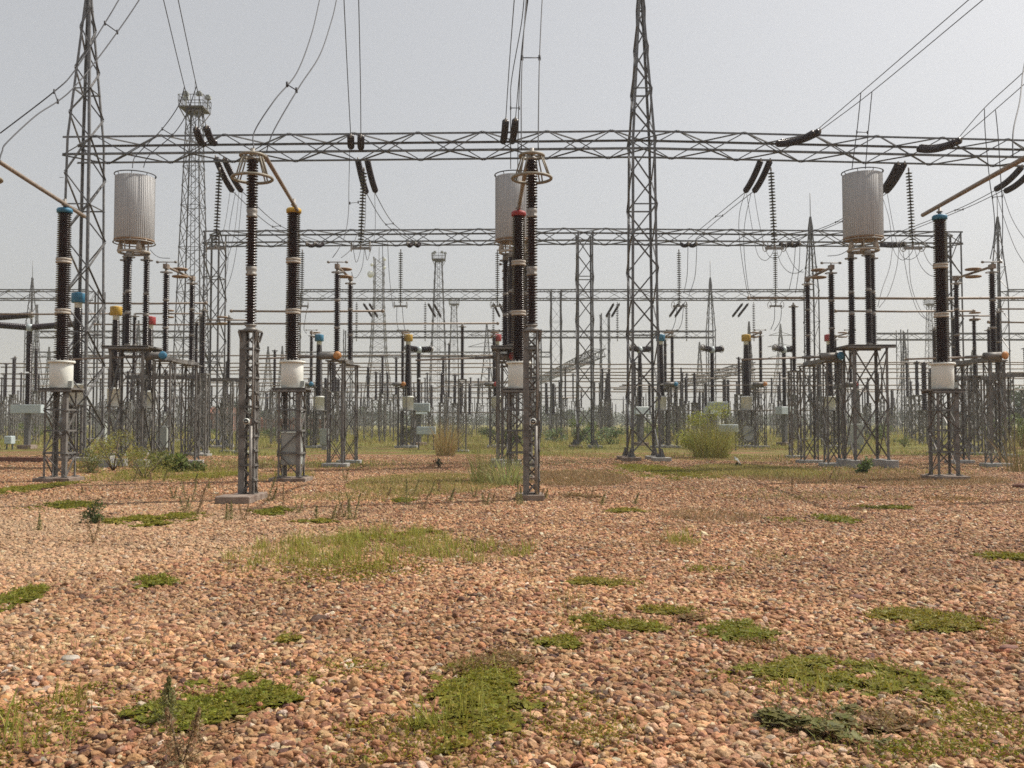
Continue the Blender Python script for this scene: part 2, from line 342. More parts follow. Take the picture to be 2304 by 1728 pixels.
# ------------------------------------------------------------------ gravel: tens of thousands of river stones as instances
def stone_mesh(i):
    import bmesh
    bm = bmesh.new(); bmesh.ops.create_icosphere(bm, subdivisions=2, radius=1)
    rs = random.Random(i); ax = [(Vector((rs.gauss(0, 1), rs.gauss(0, 1), rs.gauss(0, 1))).normalized(), rs.uniform(.35, .85)) for _ in range(9)]
    for v in bm.verts:
        for a, h in ax:
            k = v.co.dot(a)
            if k > h: v.co -= a * (k - h) * .93
        v.co *= 1 + .06 * math.sin(v.co.x * 4 + i) * math.cos(v.co.y * 3 + i)
    me = bpy.data.meshes.new('stone_shape'); bm.to_mesh(me); bm.free()
    for p in me.polygons: p.use_smooth = True
    me.materials.append(M['stone']); return me
def gravel():
    P = []
    def zone(y0, y1, dens, smin, smax):
        n = int(dens * ((y1 + y0) * .6 + 3.0) * (y1 - y0)); y = NR.uniform(y0, y1, n * 2); w = .6 * y + 1.5
        x = NR.uniform(-1, 1, n * 2) * (.6 * y1 + 1.5); k = np.abs(x) < w; x, y = x[k], y[k]
        s = smin * (smax / smin) ** (NR.random(len(x)) ** 2.2)
        P.append(np.stack([x, y, s], 1))
    zone(3.6, 7, 1500, .010, .044); zone(7, 12, 1150, .012, .044); zone(12, 20, 620, .015, .044); zone(20, 32, 220, .018, .045); zone(32, 48, 60, .024, .05)
    A = np.concatenate(P); x, y, s = A.T
    cv = cover(x, y); keep = (NR.random(len(x)) > cv * .93) & (NR.random(len(x)) > np.clip((lump(x * .55 + 4, y * .6) + lump(x * 2.1, y * 1.9) * .5) * 2.8 - .2, 0, .72)) & (NR.random(len(x)) > np.clip((band(x, y) - .5) * .9, 0, .85) * (y > 21))
    x, y, s = x[keep], y[keep], s[keep]; n = len(x)
    # scattered bigger stones
    big = NR.random(n) < .006; s[big] *= NR.uniform(1.3, 1.9, big.sum())
    col = np.array([(.45, .25, .125), (.40, .20, .095), (.49, .30, .165), (.34, .165, .082), (.54, .37, .22), (.23, .105, .058), (.42, .33, .23), (.62, .51, .37), (.12, .06, .042)])
    w = np.array([.22, .17, .18, .15, .08, .09, .03, .02, .06]); pal = NR.choice(len(col), n, p=w / w.sum())
    c = col[pal] * NR.uniform(.68, 1.3, (n, 1)) * (1 + NR.normal(0, .05, (n, 3)))
    pale = np.clip(((-x - 1) / 6) * np.exp(-((y - 14) / 5) ** 2) + lump(x * .2, y * .2), 0, 1)[:, None] * .5
    c = c * (.92 + .65 * np.clip(lump(x * .16, y * .22) + lump(x * .7, y * .9) * .5, -.22, .22))[:, None]
    c = c * (1 - pale) + np.array((.46, .34, .22)) * pale
    me = bpy.data.meshes.new('gravel')
    me.vertices.add(n); me.vertices.foreach_set('co', np.stack([x, y, s * .15], 1).astype(np.float32).ravel())
    def at(name, typ, arr, fld):
        a = me.attributes.new(name, typ, 'POINT'); a.data.foreach_set(fld, arr.astype(np.float32 if typ != 'INT' else np.int32).ravel())
    at('scl', 'FLOAT_VECTOR', np.stack([s * NR.uniform(.9, 1.4, n), s * NR.uniform(.75, 1.05, n), s * NR.uniform(.5, .8, n)], 1), 'vector')
    at('rot', 'FLOAT_VECTOR', np.stack([NR.normal(0, .3, n), NR.normal(0, .3, n), NR.uniform(0, 6.28, n)], 1), 'vector')
    at('col', 'FLOAT_COLOR', np.concatenate([np.clip(c, 0, 1), np.ones((n, 1))], 1), 'color')
    at('pick', 'INT', NR.integers(0, 6, n), 'value')
    o = link('gravel', me); tag(o, 'pinkish river stones spread over the whole yard', kind='stuff')
    ng = bpy.data.node_groups.new('gravel', 'GeometryNodeTree')
    ng.interface.new_socket('Geometry', in_out='INPUT', socket_type='NodeSocketGeometry'); ng.interface.new_socket('Geometry', in_out='OUTPUT', socket_type='NodeSocketGeometry')
    N, L = ng.nodes, ng.links; gi = N.new('NodeGroupInput'); go = N.new('NodeGroupOutput')
    g2i = N.new('GeometryNodeGeometryToInstance')
    for i in range(6):
        so_ = bpy.data.objects.new('stone_shape', stone_mesh(i)); so_.use_fake_user = True
        oi = N.new('GeometryNodeObjectInfo'); oi.inputs['Object'].default_value = so_; oi.inputs['As Instance'].default_value = False
        L.new(oi.outputs['Geometry'], g2i.inputs[0])
    m2p = N.new('GeometryNodeMeshToPoints'); L.new(gi.outputs[0], m2p.inputs['Mesh'])
    iop = N.new('GeometryNodeInstanceOnPoints'); L.new(m2p.outputs[0], iop.inputs['Points']); L.new(g2i.outputs[0], iop.inputs['Instance'])
    iop.inputs['Pick Instance'].default_value = True
    def na(nm, t):
        a = N.new('GeometryNodeInputNamedAttribute'); a.data_type = t; a.inputs['Name'].default_value = nm; return a.outputs['Attribute']
    L.new(na('pick', 'INT'), iop.inputs['Instance Index']); L.new(na('scl', 'FLOAT_VECTOR'), iop.inputs['Scale'])
    e2r = N.new('FunctionNodeEulerToRotation'); L.new(na('rot', 'FLOAT_VECTOR'), e2r.inputs[0]); L.new(e2r.outputs[0], iop.inputs['Rotation'])
    L.new(iop.outputs[0], go.inputs[0])
    o.modifiers.new('stones', 'NODES').node_group = ng
    me.materials.append(M['stone'])
gravel()

# ------------------------------------------------------------------ foliage as numpy-built leaf quads
def leaf_object(name, V, C, parent=None, tri=False):
    """V (n,k,3) polygons, C (n,3) colours"""
    n, k = V.shape[:2]
    me = bpy.data.meshes.new(name)
    me.vertices.add(n * k); me.vertices.foreach_set('co', V.astype(np.float32).ravel())
    me.loops.add(n * k); me.loops.foreach_set('vertex_index', np.arange(n * k, dtype=np.int32))
    me.polygons.add(n); me.polygons.foreach_set('loop_start', np.arange(0, n * k, k, dtype=np.int32))
    me.update(calc_edges=True)
    a = me.attributes.new('col', 'FLOAT_COLOR', 'POINT')
    a.data.foreach_set('color', np.repeat(np.concatenate([np.clip(C, 0, 1), np.ones((n, 1))], 1), k, 0).astype(np.float32).ravel())
    me.materials.append(M['leaf']); return link(name, me, parent)
def blades(base, h, w, lean, col, curve=.35):
    """grass blades: base (n,3), each two stacked pieces ending in a point -> quads + a tip quad"""
    n = len(base); az = NR.uniform(0, 6.283, n); d = np.stack([np.cos(az), np.sin(az), np.zeros(n)], 1)
    fa = az + NR.uniform(-.8, .8, n) + 1.57; s = np.stack([np.cos(fa), np.sin(fa), np.zeros(n)], 1) * (w / 2)[:, None]
    up = np.array((0, 0, 1.0)); L = (np.abs(lean) * h)[:, None]
    p0 = base; p1 = base + up * (h * .55)[:, None] + d * L * curve; p2 = base + up * h[:, None] + d * L
    q1 = np.stack([p0 - s, p0 + s, p1 + s * .8, p1 - s * .8], 1); q2 = np.stack([p1 - s * .8, p1 + s * .8, p2 + s * .1, p2 - s * .1], 1)
    return np.concatenate([q1, q2]), np.concatenate([col, col])
def leaves(cen, size, col, flat=0.5):
    n = len(cen); a = NR.normal(0, 1, (n, 3)); a[:, 2] *= flat; a /= np.linalg.norm(a, axis=1)[:, None]
    b = NR.normal(0, 1, (n, 3)); b -= a * (a * b).sum(1)[:, None]; b /= np.linalg.norm(b, axis=1)[:, None]
    L = size[:, None]; return np.stack([cen - a * L * .5, cen + b * L * .22, cen + a * L * .5, cen - b * L * .22], 1), col
def tint(n, c, sd=.12, hue=.06): return np.array(c) * NR.normal(1, sd, (n, 1)).clip(.5, 1.6) * (1 + NR.normal(0, hue, (n, 3)))

def patches():
    LV, LC, BV, BC, DV, DC = [], [], [], [], [], []
    for (cx, cy, rx, ry, kd, dn) in PG:
        area = math.pi * rx * ry
        dist = max(1, cy / 7)
        if kd in ('mat', 'dark', 'drymat'):
            n = int(min(area * 11500 * dn / dist ** 1.5, 75000)) + 250
            r = np.sqrt(NR.random(n)) * 1.45; t = NR.uniform(0, 6.283, n); x = cx + rx * r * np.cos(t); y = cy + ry * r * np.sin(t)
            q = r ** 2 + rough(x, y, cx, cy, rx, ry); k = NR.random(n) < np.clip((1.45 - q) * .62, .0, 1) ** 1.8
            x, y, q = x[k], y[k], q[k]; n = len(x)
            hh = .015 + .035 * np.clip(1 - q, 0, 1) + .015 * lump(x * 3, y * 3)
            if kd == 'dark': hh = hh + .09 * np.clip(1 - q, 0, 1)
            z = NR.random(n) ** .7 * np.clip(hh, .015, 1) + .012
            base = {'mat': random.choice([(.225, .205, .022), (.20, .195, .02), (.25, .21, .03)]), 'dark': (.19, .175, .055), 'drymat': (.26, .16, .07)}[kd]
            V, C = leaves(np.stack([x, y, z], 1), NR.uniform(.014, .032, n) * min(dist, 2.2) ** .8, tint(n, base, .22, .08), .6)
            LV.append(V); LC.append(C)
            if dn > .65:
                i = NR.integers(0, n, n // 3); i = i[q[i] < .55]; mfl = len(i); a_ = NR.uniform(0, 6.283, mfl); sz = NR.uniform(.03, .06, mfl) * min(dist, 2.2) ** .7
                ex = np.stack([np.cos(a_), np.sin(a_), NR.normal(0, .15, mfl)], 1) * sz[:, None]; ey = np.stack([-np.sin(a_), np.cos(a_), NR.normal(0, .15, mfl)], 1) * sz[:, None] * .7
                c_ = np.stack([x[i], y[i], hh[i].clip(.012, 1) * .45 + .006], 1)
                LV.append(np.stack([c_ - ex, c_ + ey, c_ + ex, c_ - ey], 1)); LC.append(tint(mfl, np.array(base) * .8, .15))
            nb = int(n * .08); i = NR.integers(0, max(n, 1), nb)
            V, C = blades(np.stack([x[i], y[i], np.zeros(nb)], 1), NR.uniform(.04, .11, nb), np.full(nb, .004 * dist ** .6), NR.normal(0, .6, nb), tint(nb, (.28, .29, .06), .2))
            BV.append(V); BC.append(C)
        elif kd == 'tuft':
            nt_ = int(area * 11 * dn) + 3
            for _ in range(nt_):
                r = math.sqrt(random.random()); t = random.uniform(0, 6.283); tx, ty = cx + rx * r * math.cos(t), cy + ry * r * math.sin(t)
                if float(lump(np.array(tx * 1.6), np.array(ty * 1.6))) < -.12: continue
                nb = 16; b = np.stack([NR.normal(tx, .05, nb), NR.normal(ty, .05, nb), np.zeros(nb)], 1); hs = random.uniform(.6, 1.1)
                V, C = blades(b, NR.uniform(.08, .30, nb) * hs, np.full(nb, .008), NR.normal(0, .55, nb), tint(nb, (.31, .31, .06), .2)); BV.append(V); BC.append(C)
            n = int(area * 420 * dn * (1 if area > .5 else 1.4)); r = np.sqrt(NR.random(n)); t = NR.uniform(0, 6.283, n)
            bx, by = cx + rx * r * np.cos(t), cy + ry * r * np.sin(t); kk = NR.random(n) < np.clip(.75 + lump(bx * 1.6, by * 1.6) * 3, .08, 1); bx, by = bx[kk], by[kk]; n = len(bx)
            V, C = blades(np.stack([bx, by, np.zeros(n)], 1), NR.uniform(.03, .13, n), np.full(n, .007), NR.normal(0, .8, n), tint(n, (.31, .29, .065), .25))
            BV.append(V); BC.append(C)
        elif kd == 'dry':
            n = int(area * 700 * dn); r = np.sqrt(NR.random(n)) * 1.2; t = NR.uniform(0, 6.283, n)
            x = cx + rx * r * np.cos(t); y = cy + ry * r * np.sin(t)
            V, C = blades(np.stack([x, y, np.zeros(n)], 1), NR.uniform(.03, .11, n), np.full(n, .006 * max(1, cy / 12)), NR.normal(0, .7, n), tint(n, (.30, .26, .08) if random.random() < .6 else (.26, .18, .085), .25))
            DV.append(V); DC.append(C)
    tag(leaf_object('creeping_ground_cover', np.concatenate(LV), np.concatenate(LC)), 'low green ground cover in mats among the stones', kind='stuff')
    tag(leaf_object('grass', np.concatenate(BV), np.concatenate(BC)), 'fresh green grass blades growing through the gravel', kind='stuff')
    tag(leaf_object('dry_grass', np.concatenate(DV), np.concatenate(DC)), 'thin dry yellowish grass on the gravel', kind='stuff')
    # meadow further back: bands of taller grass between the stands
    V_, C_ = [], []
    n = 150000; y = 23 * (200 / 23) ** NR.random(n); x = NR.uniform(-.62, .62, n) * y
    mask = band(x, y)
    k = mask + NR.normal(0, .35, n) > .95; x, y = x[k], y[k]; n = len(x)
    h = NR.uniform(.05, .26, n) * np.clip(y / 55, .42, 1.8) * (1 + .5 * np.sin(x * .9) * np.sin(y * .7))
    V, C = blades(np.stack([x, y, np.zeros(n)], 1), h, np.clip(.016 * (y / 34) ** 1.1 + .004, 0, .09), NR.normal(0, .5, n), np.where((NR.random(n) < .5 - .4 * np.sin(x * .5 + y * .3))[:, None], tint(n, (.33, .27, .10), .2, .06), tint(n, (.27, .27, .07), .2, .08)))
    tag(leaf_object('meadow_grass', V, C), 'rough grass growing between the far steel stands', kind='stuff')
patches()

# ------------------------------------------------------------------ lattice work
def lerp(a, b, t): return Vector(a) * (1 - t) + Vector(b) * t
def lattice(parent, prof, panels, leg_w, br_w, m='galv', single=True, xbrace=False, ring=True, brace_name='brace'):
    """prof: list of (z, wx, wy, ox, oy) ; panels: list of z values of panel points. legs are parts, braces parts of their own when single"""
    def sec(z):
        for (a, b) in zip(prof[:-1], prof[1:]):
            if a[0] - 1e-6 <= z <= b[0] + 1e-6:
                t = (z - a[0]) / (b[0] - a[0]); return [a[i] * (1 - t) + b[i] * t for i in range(1, 3)]
        return prof[-1][1:3]
    def cor(z):
        wx, wy = sec(z); return [Vector((sx * wx / 2, sy * wy / 2, z)) for sx, sy in ((-1, -1), (1, -1), (1, 1), (-1, 1))]
    sg = ((-1, -1), (1, -1), (1, 1), (-1, 1))
    joined = MB()
    for k in range(4):
        mb = MB() if single else joined
        for a, b in zip(prof[:-1], prof[1:]):
            mb.angle(cor(a[0])[k], cor(b[0])[k], leg_w, ((-sg[k][0], 0, 0), (0, -sg[k][1], 0)))
        if single: mb.build('leg', m, parent)
    br = MB() if not single else None
    def put(p, q, w, n, nm=brace_name):
        if single: member(nm, parent, p, q, w, m, n)
        else: joined.bar(p, q, w, w * .5)
    for i in range(len(panels) - 1):
        c0, c1 = cor(panels[i]), cor(panels[i + 1])
        for k in range(4):
            k2 = (k + 1) % 4; n = ((0, -1, 0), (1, 0, 0), (0, 1, 0), (-1, 0, 0))[k]
            nn = Vector(n) * leg_w * .25
            if xbrace:
                put(c0[k] + nn, c1[k2] + nn, br_w, n); put(c0[k2] + nn * .2, c1[k] + nn * .2, br_w, n)
            elif (i + k) % 2: put(c0[k] + nn, c1[k2] + nn, br_w, n)
            else: put(c0[k2] + nn, c1[k] + nn, br_w, n)
            if ring and i % ring == 0 and i: put(c0[k] - nn * .5, c0[k2] - nn * .5, br_w, n, 'crossbar')
    if not single: return joined.build('lattice_stand', m, parent)
def footing(parent, cx, cy, w, d, h=.14, m='conc'):
    mb = MB(); mb.bevbox((cx, cy, h / 2), (w, d, h), .015); return mb.build('footing', m, parent)

# ------------------------------------------------------------------ gantries
BH, BT = 13.35, 14.35
def gantry_tower(px, Y, label, peak=True, single=True, base_dx=0, spike=False, grp='steel gantry towers', H=None):
    t = thing('gantry_tower', label, 'lattice tower', (X(px, Y), Y + .7, 0), 0, grp)
    wd = 1.55
    prof = [(0, 1.3, 1.9), (BT, 1.05, wd)] if Y < 50 else [(0, 1.1, 1.6), (BT, 1.05, wd)]
    pan = [i * 1.42 for i in range(0, 10)] + [BT]
    if peak: prof.append((21.6, .16, .16)); pan += [BT + 1.2, BT + 2.3, BT + 3.3, BT + 4.3, BT + 5.2, BT + 6.1, 21.5]
    lw = .11 if single else .15
    if Y > 80: lw = .125
    lattice(t, prof, pan, lw, .062 if single else (.07 if Y < 80 else .05), 'galv', single, xbrace=False, ring=1 if False else 4)
    if single:   # second diagonal set on front and back, bolted plates at the feet
        for k, (sx, sy) in enumerate(((-1, -1), (1, -1), (1, 1), (-1, 1))):
            mb = MB(); cx, cy = sx * .65, sy * .95
            mb.box((cx, cy, .19), (.34, .34, .02))
            for a in (0, 1):
                r = Matrix.Rotation(a * math.pi / 2, 3, 'Z'); pts = [r @ Vector(p) for p in ((-.17, .012, .2), (.17, .012, .2), (.06, .012, .55), (-.06, .012, .55), (-.17, -.012, .2), (.17, -.012, .2), (.06, -.012, .55), (-.06, -.012, .55))]
                mb.add([p + Vector((cx, cy, 0)) for p in pts], [(0, 1, 2, 3), (7, 6, 5, 4), (0, 4, 5, 1), (1, 5, 6, 2), (2, 6, 7, 3), (3, 7, 4, 0)])
            mb.build('gusset_plate', 'galv', t); footing(t, cx, cy, .8, .7, .17, 'conc_dirt' if sx < 0 else 'conc')
        for i in range(0, 12):   # climbing rungs
            mb = MB(); mb.tube([(-.66 + .01 * i, -.9, 1.5 + i * 1.0), (-.84 + .01 * i, -.9, 1.5 + i * 1.0)], .012, 5); mb.build('step_bolt', 'galv', t)
    else:
        for sx in (-1, 1): footing(t, sx * .65, 0, .9, 2.4, .15)
    if spike:
        mb = MB(); mb.tube([(0, 0, 21.4), (0, 0, 23.9)], .035, 6); mb.build('lightning_rod', 'galv', t)
    return t
def gantry_beam(x0, y0, z0, x1, y1, z1, label, single=True, grp='lattice gantry beams', panel=1.5, wd=1.45, h=.85, cw=.085, bw=.05, hat=True):
    p0 = Vector((x0, y0, z0)); d = Vector((x1, y1, z1)) - p0; L = d.length; rz = math.atan2(d.y, d.x)
    t = thing('gantry_beam', label, 'lattice beam', p0, rz, grp); sl = d.z / L
    f = lambda s, b, u: Vector((s, b * wd, u * h + sl * s))
    big = MB()
    for b in (0, 1):
        for u in (0, 1):
            if single:
                mb = MB(); mb.angle(f(0, b, u), f(L, b, u), cw, ((0, 1 - 2 * b, 0), (0, 0, 1 - 2 * u))); mb.build('chord', 'galv', t)
            else: big.bar(f(0, b, u), f(L, b, u), cw, cw)
    n = max(2, round(L / panel)); n += n % 2
    def put(p, q, w, nr):
        if single: member('brace', t, p, q, w, 'galv', nr)
        else: big.bar(p, q, w, w * .6)
    for i in range(n):
        s0, s1 = L * i / n, L * (i + 1) / n; e = i % 2
        put(f(s0, -.01, e), f(s1, -.01, 1 - e), bw, (0, -1, 0))
        put(f(s0, 1.01, 1 - e), f(s1, 1.01, e), bw, (0, 1, 0))
        put(f(s0, e, -.015), f(s1, 1 - e, -.015), bw * 1.1, (0, 0, -1))
        put(f(s0, 1 - e, 1.015), f(s1, e, 1.015), bw * 1.1, (0, 0, 1))
    if not single: big.build('lattice_frame', 'galv', t)
    return t
# row 1, 41 m
T = [(-19.25, 'spired steel gantry tower at the end of the nearest beam by the blue capped insulator'),
     (5.85, 'steel gantry tower with tall spire in the middle of the nearest beam')]
gantry_tower(1152 + (-19.25) * FPX / 41, 41, T[0][1]); gantry_tower(1152 + 5.85 * FPX / 41, 41, T[1][1])
gantry_tower(1152 + 30.2 * FPX / 42, 42, 'steel gantry tower carrying the far end of the nearest beam past the last white tank')
gantry_beam(-19.95, 40.95, 13.55, 5.85, 40.95, 13.82, 'nearest lattice beam spanning between the two spired towers', cw=.09, bw=.048)
gantry_beam(5.86, 40.96, 13.82, 30.0, 42.0, 13.55, 'nearest lattice beam running on from the middle spired tower past the grey drum', cw=.09, bw=.048)
# row 2, 61.5 m
for i, (px, lb, pk) in enumerate(((472, 'flat topped lattice tower beside the tall floodlight mast under the second beam', False), (1318, 'flat topped lattice tower in the middle of the second beam', False), (2152, 'flat topped lattice tower ending the second beam behind the blue capped insulator', False))):
    gantry_tower(px, 61.5, lb, False, single=True, grp='towers of the second gantry')
xs2 = [X(472, 61.5), X(1318, 61.5), X(2152, 61.5)]
gantry_beam(xs2[0] - .6, 61.4, 13.55, xs2[1], 61.4, 13.72, 'second lattice beam behind the nearest one, joining the mast side tower and middle tower', cw=.1, bw=.055)
gantry_beam(xs2[1] + .01, 61.41, 13.72, xs2[2] + .6, 61.4, 13.5, 'second lattice beam from the middle flat topped tower to the end tower', cw=.1, bw=.055)
# row 3, 89 m
for px, lb, pk, sk in ((206, 'third row lattice tower seen through the legs of the spired end tower', False, False), (655, 'third row lattice tower hidden behind the yellow capped insulator', False, False),
                       (1252, 'flat topped third row lattice tower with beams on both sides', False, False), (1834, 'third row lattice tower with spire and lightning rod by the grey drum', True, True),
                       (2262, 'third row lattice tower with spire behind the last isolator', True, True), (-160, 'third row lattice tower beyond the horizontal breaker', False, False)):
    gantry_tower(px, 89, lb, pk, single=False, spike=sk, grp='towers of the third gantry')
def far_beam(pa, pb, Y, label, z=13.55, grp='beams of the far gantries'):
    gantry_beam(X(pa, Y), Y, z, X(pb, Y), Y, z, label, single=False, cw=.10 if Y < 100 else .13, bw=.06 if Y < 100 else .08, grp=grp)
far_beam(668, 1253, 89, 'third row beam running from the yellow capped insulator to the flat topped tower'); far_beam(1254, 1834, 89, 'third row beam between flat topped tower and tower with lightning rod')
far_beam(-150, 190, 89, 'third row beam behind the horizontal breaker at the edge'); far_beam(2275, 2700, 89, 'third row beam going out past the last isolator')
# row 4, 127 m
for px, lb, pk in ((61, 'fourth row lattice tower with spire above the horizontal breaker', True), (1210, 'fourth row lattice tower behind the flat topped towers', False), (1603, 'fourth row lattice tower with spire and rod standing behind the shrub', True),
                   (2037, 'fourth row lattice tower without spire behind the white tank', False), (780, 'fourth row lattice tower behind the middle isolator', False)):
    gantry_tower(px, 127, lb, pk, single=False, spike=pk, grp='towers of the fourth gantry')
far_beam(75, 440, 127, 'fourth row beam behind the platform with the grey drum', 13.3); far_beam(780, 1210, 127, 'fourth row beam between dull towers behind the cone insulators', 13.3)
far_beam(1211, 1610, 127, 'fourth row beam ending at the spired tower behind the shrub', 13.3); far_beam(1975, 2400, 127, 'fourth row beam behind the last white tank', 13.0)
far_beam(60, 500, 165, 'fifth row beam low behind the breakers', 13.3); far_beam(640, 1240, 165, 'fifth row beam low behind the flood mast', 13.3)
# oblique gantry in the middle distance
ob0, ob1 = W(1363, 800, 108), W(1235, 880, 185)
gantry_tower(1363, 108, 'lattice tower at the near end of the slanting beam', False, single=False, grp='towers of the slanting gantry')
gantry_beam(X(1363, 108), 108.5, 9.4, X(1215, 190), 190, 9.4, 'lattice beam slanting away into the distance between the middle towers', single=False, cw=.12, bw=.07)
gantry_beam(X(1700, 110), 110, 7.9, X(1500, 190), 190, 7.9, 'low lattice beam slanting away behind the yellow capped cone insulator', single=False, cw=.12, bw=.07)

# ------------------------------------------------------------------ insulators
def shed_profile(z0, z1, n, rc0, rs0, rc1=None, rs1=None, alt=False):
    rc1 = rc1 or rc0; rs1 = rs1 or rs0; pr = [(rc0, z0)]; p = (z1 - z0) / n
    for i in range(n):
        t = (i + .5) / n; rc = rc0 + (rc1 - rc0) * t; rs = rs0 + (rs1 - rs0) * t
        if alt and i % 2: rs = rc + (rs - rc) * .7
        z = z0 + i * p
        pr += [(rc, z + p * .15), (rs, z + p * .28), (rs, z + p * .38), (rc, z + p * .78)]
    return pr + [(rc1, z1)]
def ct_stand(t, w, d, z1):
    def cor(z, k): s = ((-1, -1), (1, -1), (1, 1), (-1, 1))[k]; return Vector((s[0] * w / 2, s[1] * d / 2, z))
    for k in range(4):
        s = ((-1, -1), (1, -1), (1, 1), (-1, 1))[k]; mb = MB(); lw = .12 if k in (1, 3) else .06
        mb.angle(cor(.12, k), cor(z1, k), lw, ((-s[0], 0, 0), (0, -s[1], 0))); mb.build('leg', 'steel_dirty', t)
        mb = MB(); mb.box(cor(.14, k), (.17, .17, .02)); mb.build('foot_plate', 'steel_dirty', t)
    zs = [.14, .82, 1.46, 2.06, z1]
    for i in range(4):
        for k in range(4):
            k2 = (k + 1) % 4; nr = ((0, -1, 0), (1, 0, 0), (0, 1, 0), (-1, 0, 0))[k]; nn = Vector(nr)
            a, b = (k, k2) if (i + k) % 2 else (k2, k)
            member('brace', t, cor(zs[i], a) + nn * .012, cor(zs[i + 1], b) + nn * .012, .034, 'steel_dirty', nr)
            if i: member('crossbar', t, cor(zs[i], k) + nn * .02, cor(zs[i], k2) + nn * .02, .05, 'steel_dirty', nr)
def current_transformer(px, Y, capcol, label, cab=False, dx=0):
    x = X(px, Y); t = thing('current_transformer', label, 'transformer', (x, Y, 0), 0, 'tall instrument transformers on lattice stands')
    zp = 2.66
    prof = [(.12, .66, .95), (zp - .05, .66, .95)]; pan = [.12, .8, 1.42, 2.05, zp - .05]
    ct_stand(t, .64, .64, zp - .05)
    footing(t, 0, -.02, 1.05, 1.0, .12, 'conc_dirt')
    mb = MB(); mb.box((0, 0, zp), (.98, .82, .05)); mb.box((0, -.39, zp - .045), (.94, .04, .09)); mb.box((0, .39, zp - .045), (.94, .04, .09)); mb.build('platform', 'steel_dirty', t)
    if cab:
        mb = MB(); mb.bevbox((.02, -.05, .95), (.56, .42, .95)); o = mb.build('control_cabinet', 'boxdull', t)
        mb = MB(); mb.box((.03, -.265, .95), (.48, .012, .82)); mb.box((.2, -.278, .95), (.02, .02, .14)); mb.build('door', 'boxdull', o)
    z0 = zp + .03; z1 = z0 + .78
    mb = MB(); mb.lathe([(.30, z0), (.315, z0 + .02), (.315, z1 - .08), (.30, z1 - .05), (.22, z1 - .02)], 32); mb.build('tank', 'white', t)
    mb = MB(); mb.lathe([(.36, z1 - .06), (.37, z1 - .05), (.37, z1 - .015), (.36, z1)], 32); tk = mb.build('tank_flange', 'white', t)
    for k in range(20):
        a = k * 2 * math.pi / 20; mb = MB(); mb.lathe([(.018, z1), (.018, z1 + .04)], 6, (.335 * math.cos(a), .335 * math.sin(a), 0)); mb.build('bolt', 'fitting', tk)
    mb = MB(); mb.box((.33, -.1, z0 + .12), (.1, .12, .16)); mb.build('terminal_box', 'boxdull', t)
    H = [z1, z1 + 1.36, z1 + 1.52, z1 + 2.84, z1 + 3.0, z1 + 4.32]
    for i, (a, b) in enumerate(((H[0], H[1]), (H[2], H[3]), (H[4], H[5]))):
        r0, r1 = .215 - .01 * i, .21 - .012 * i
        mb = MB(); mb.lathe(shed_profile(a, b, 21, r0 * .70, r0 * 1.05, r1 * .69, r1 * 1.02), 24); mb.build('porcelain_section', 'porc', t)
    for a, b in ((H[1], H[2]), (H[3], H[4])):
        mb = MB(); mb.lathe([(.17, a), (.215, a + .01), (.215, a + .06), (.19, a + .072), (.19, a + .088), (.215, a + .10), (.215, b - .01), (.17, b)], 28); mb.build('collar', 'collar', t)
    zt = H[5]
    mb = MB(); mb.lathe([(.18, zt), (.215, zt + .01), (.22, zt + .10), (.19, zt + .14), (.05, zt + .16)], 28); tag(mb.build('cap', capcol, t), capcol + ' painted cap')
    mb = MB(); mb.lathe([(.05, zt + .14), (.05, zt + .22), (.09, zt + .23), (.09, zt + .26), (.045, zt + .27), (.045, zt + .42)], 12); mb.build('top_terminal', 'fitting', t)
    t['top'] = zt + .36
    return t
CTY = 27.0
CTs = [current_transformer(137, 27.0, 'blue', 'tall brown insulator with blue cap on white tank, nearest the spired end tower'),
       current_transformer(657, 27.0, 'yellow', 'tall brown insulator with yellow cap on white tank over a grey cabinet', cab=True),
       current_transformer(1167, 27.4, 'red', 'tall brown insulator with red cap on white tank, directly behind an arrester'),
       current_transformer(2122, 27.9, 'blue', 'tall brown insulator with blue cap on white tank, by the slanting tan pipe')]

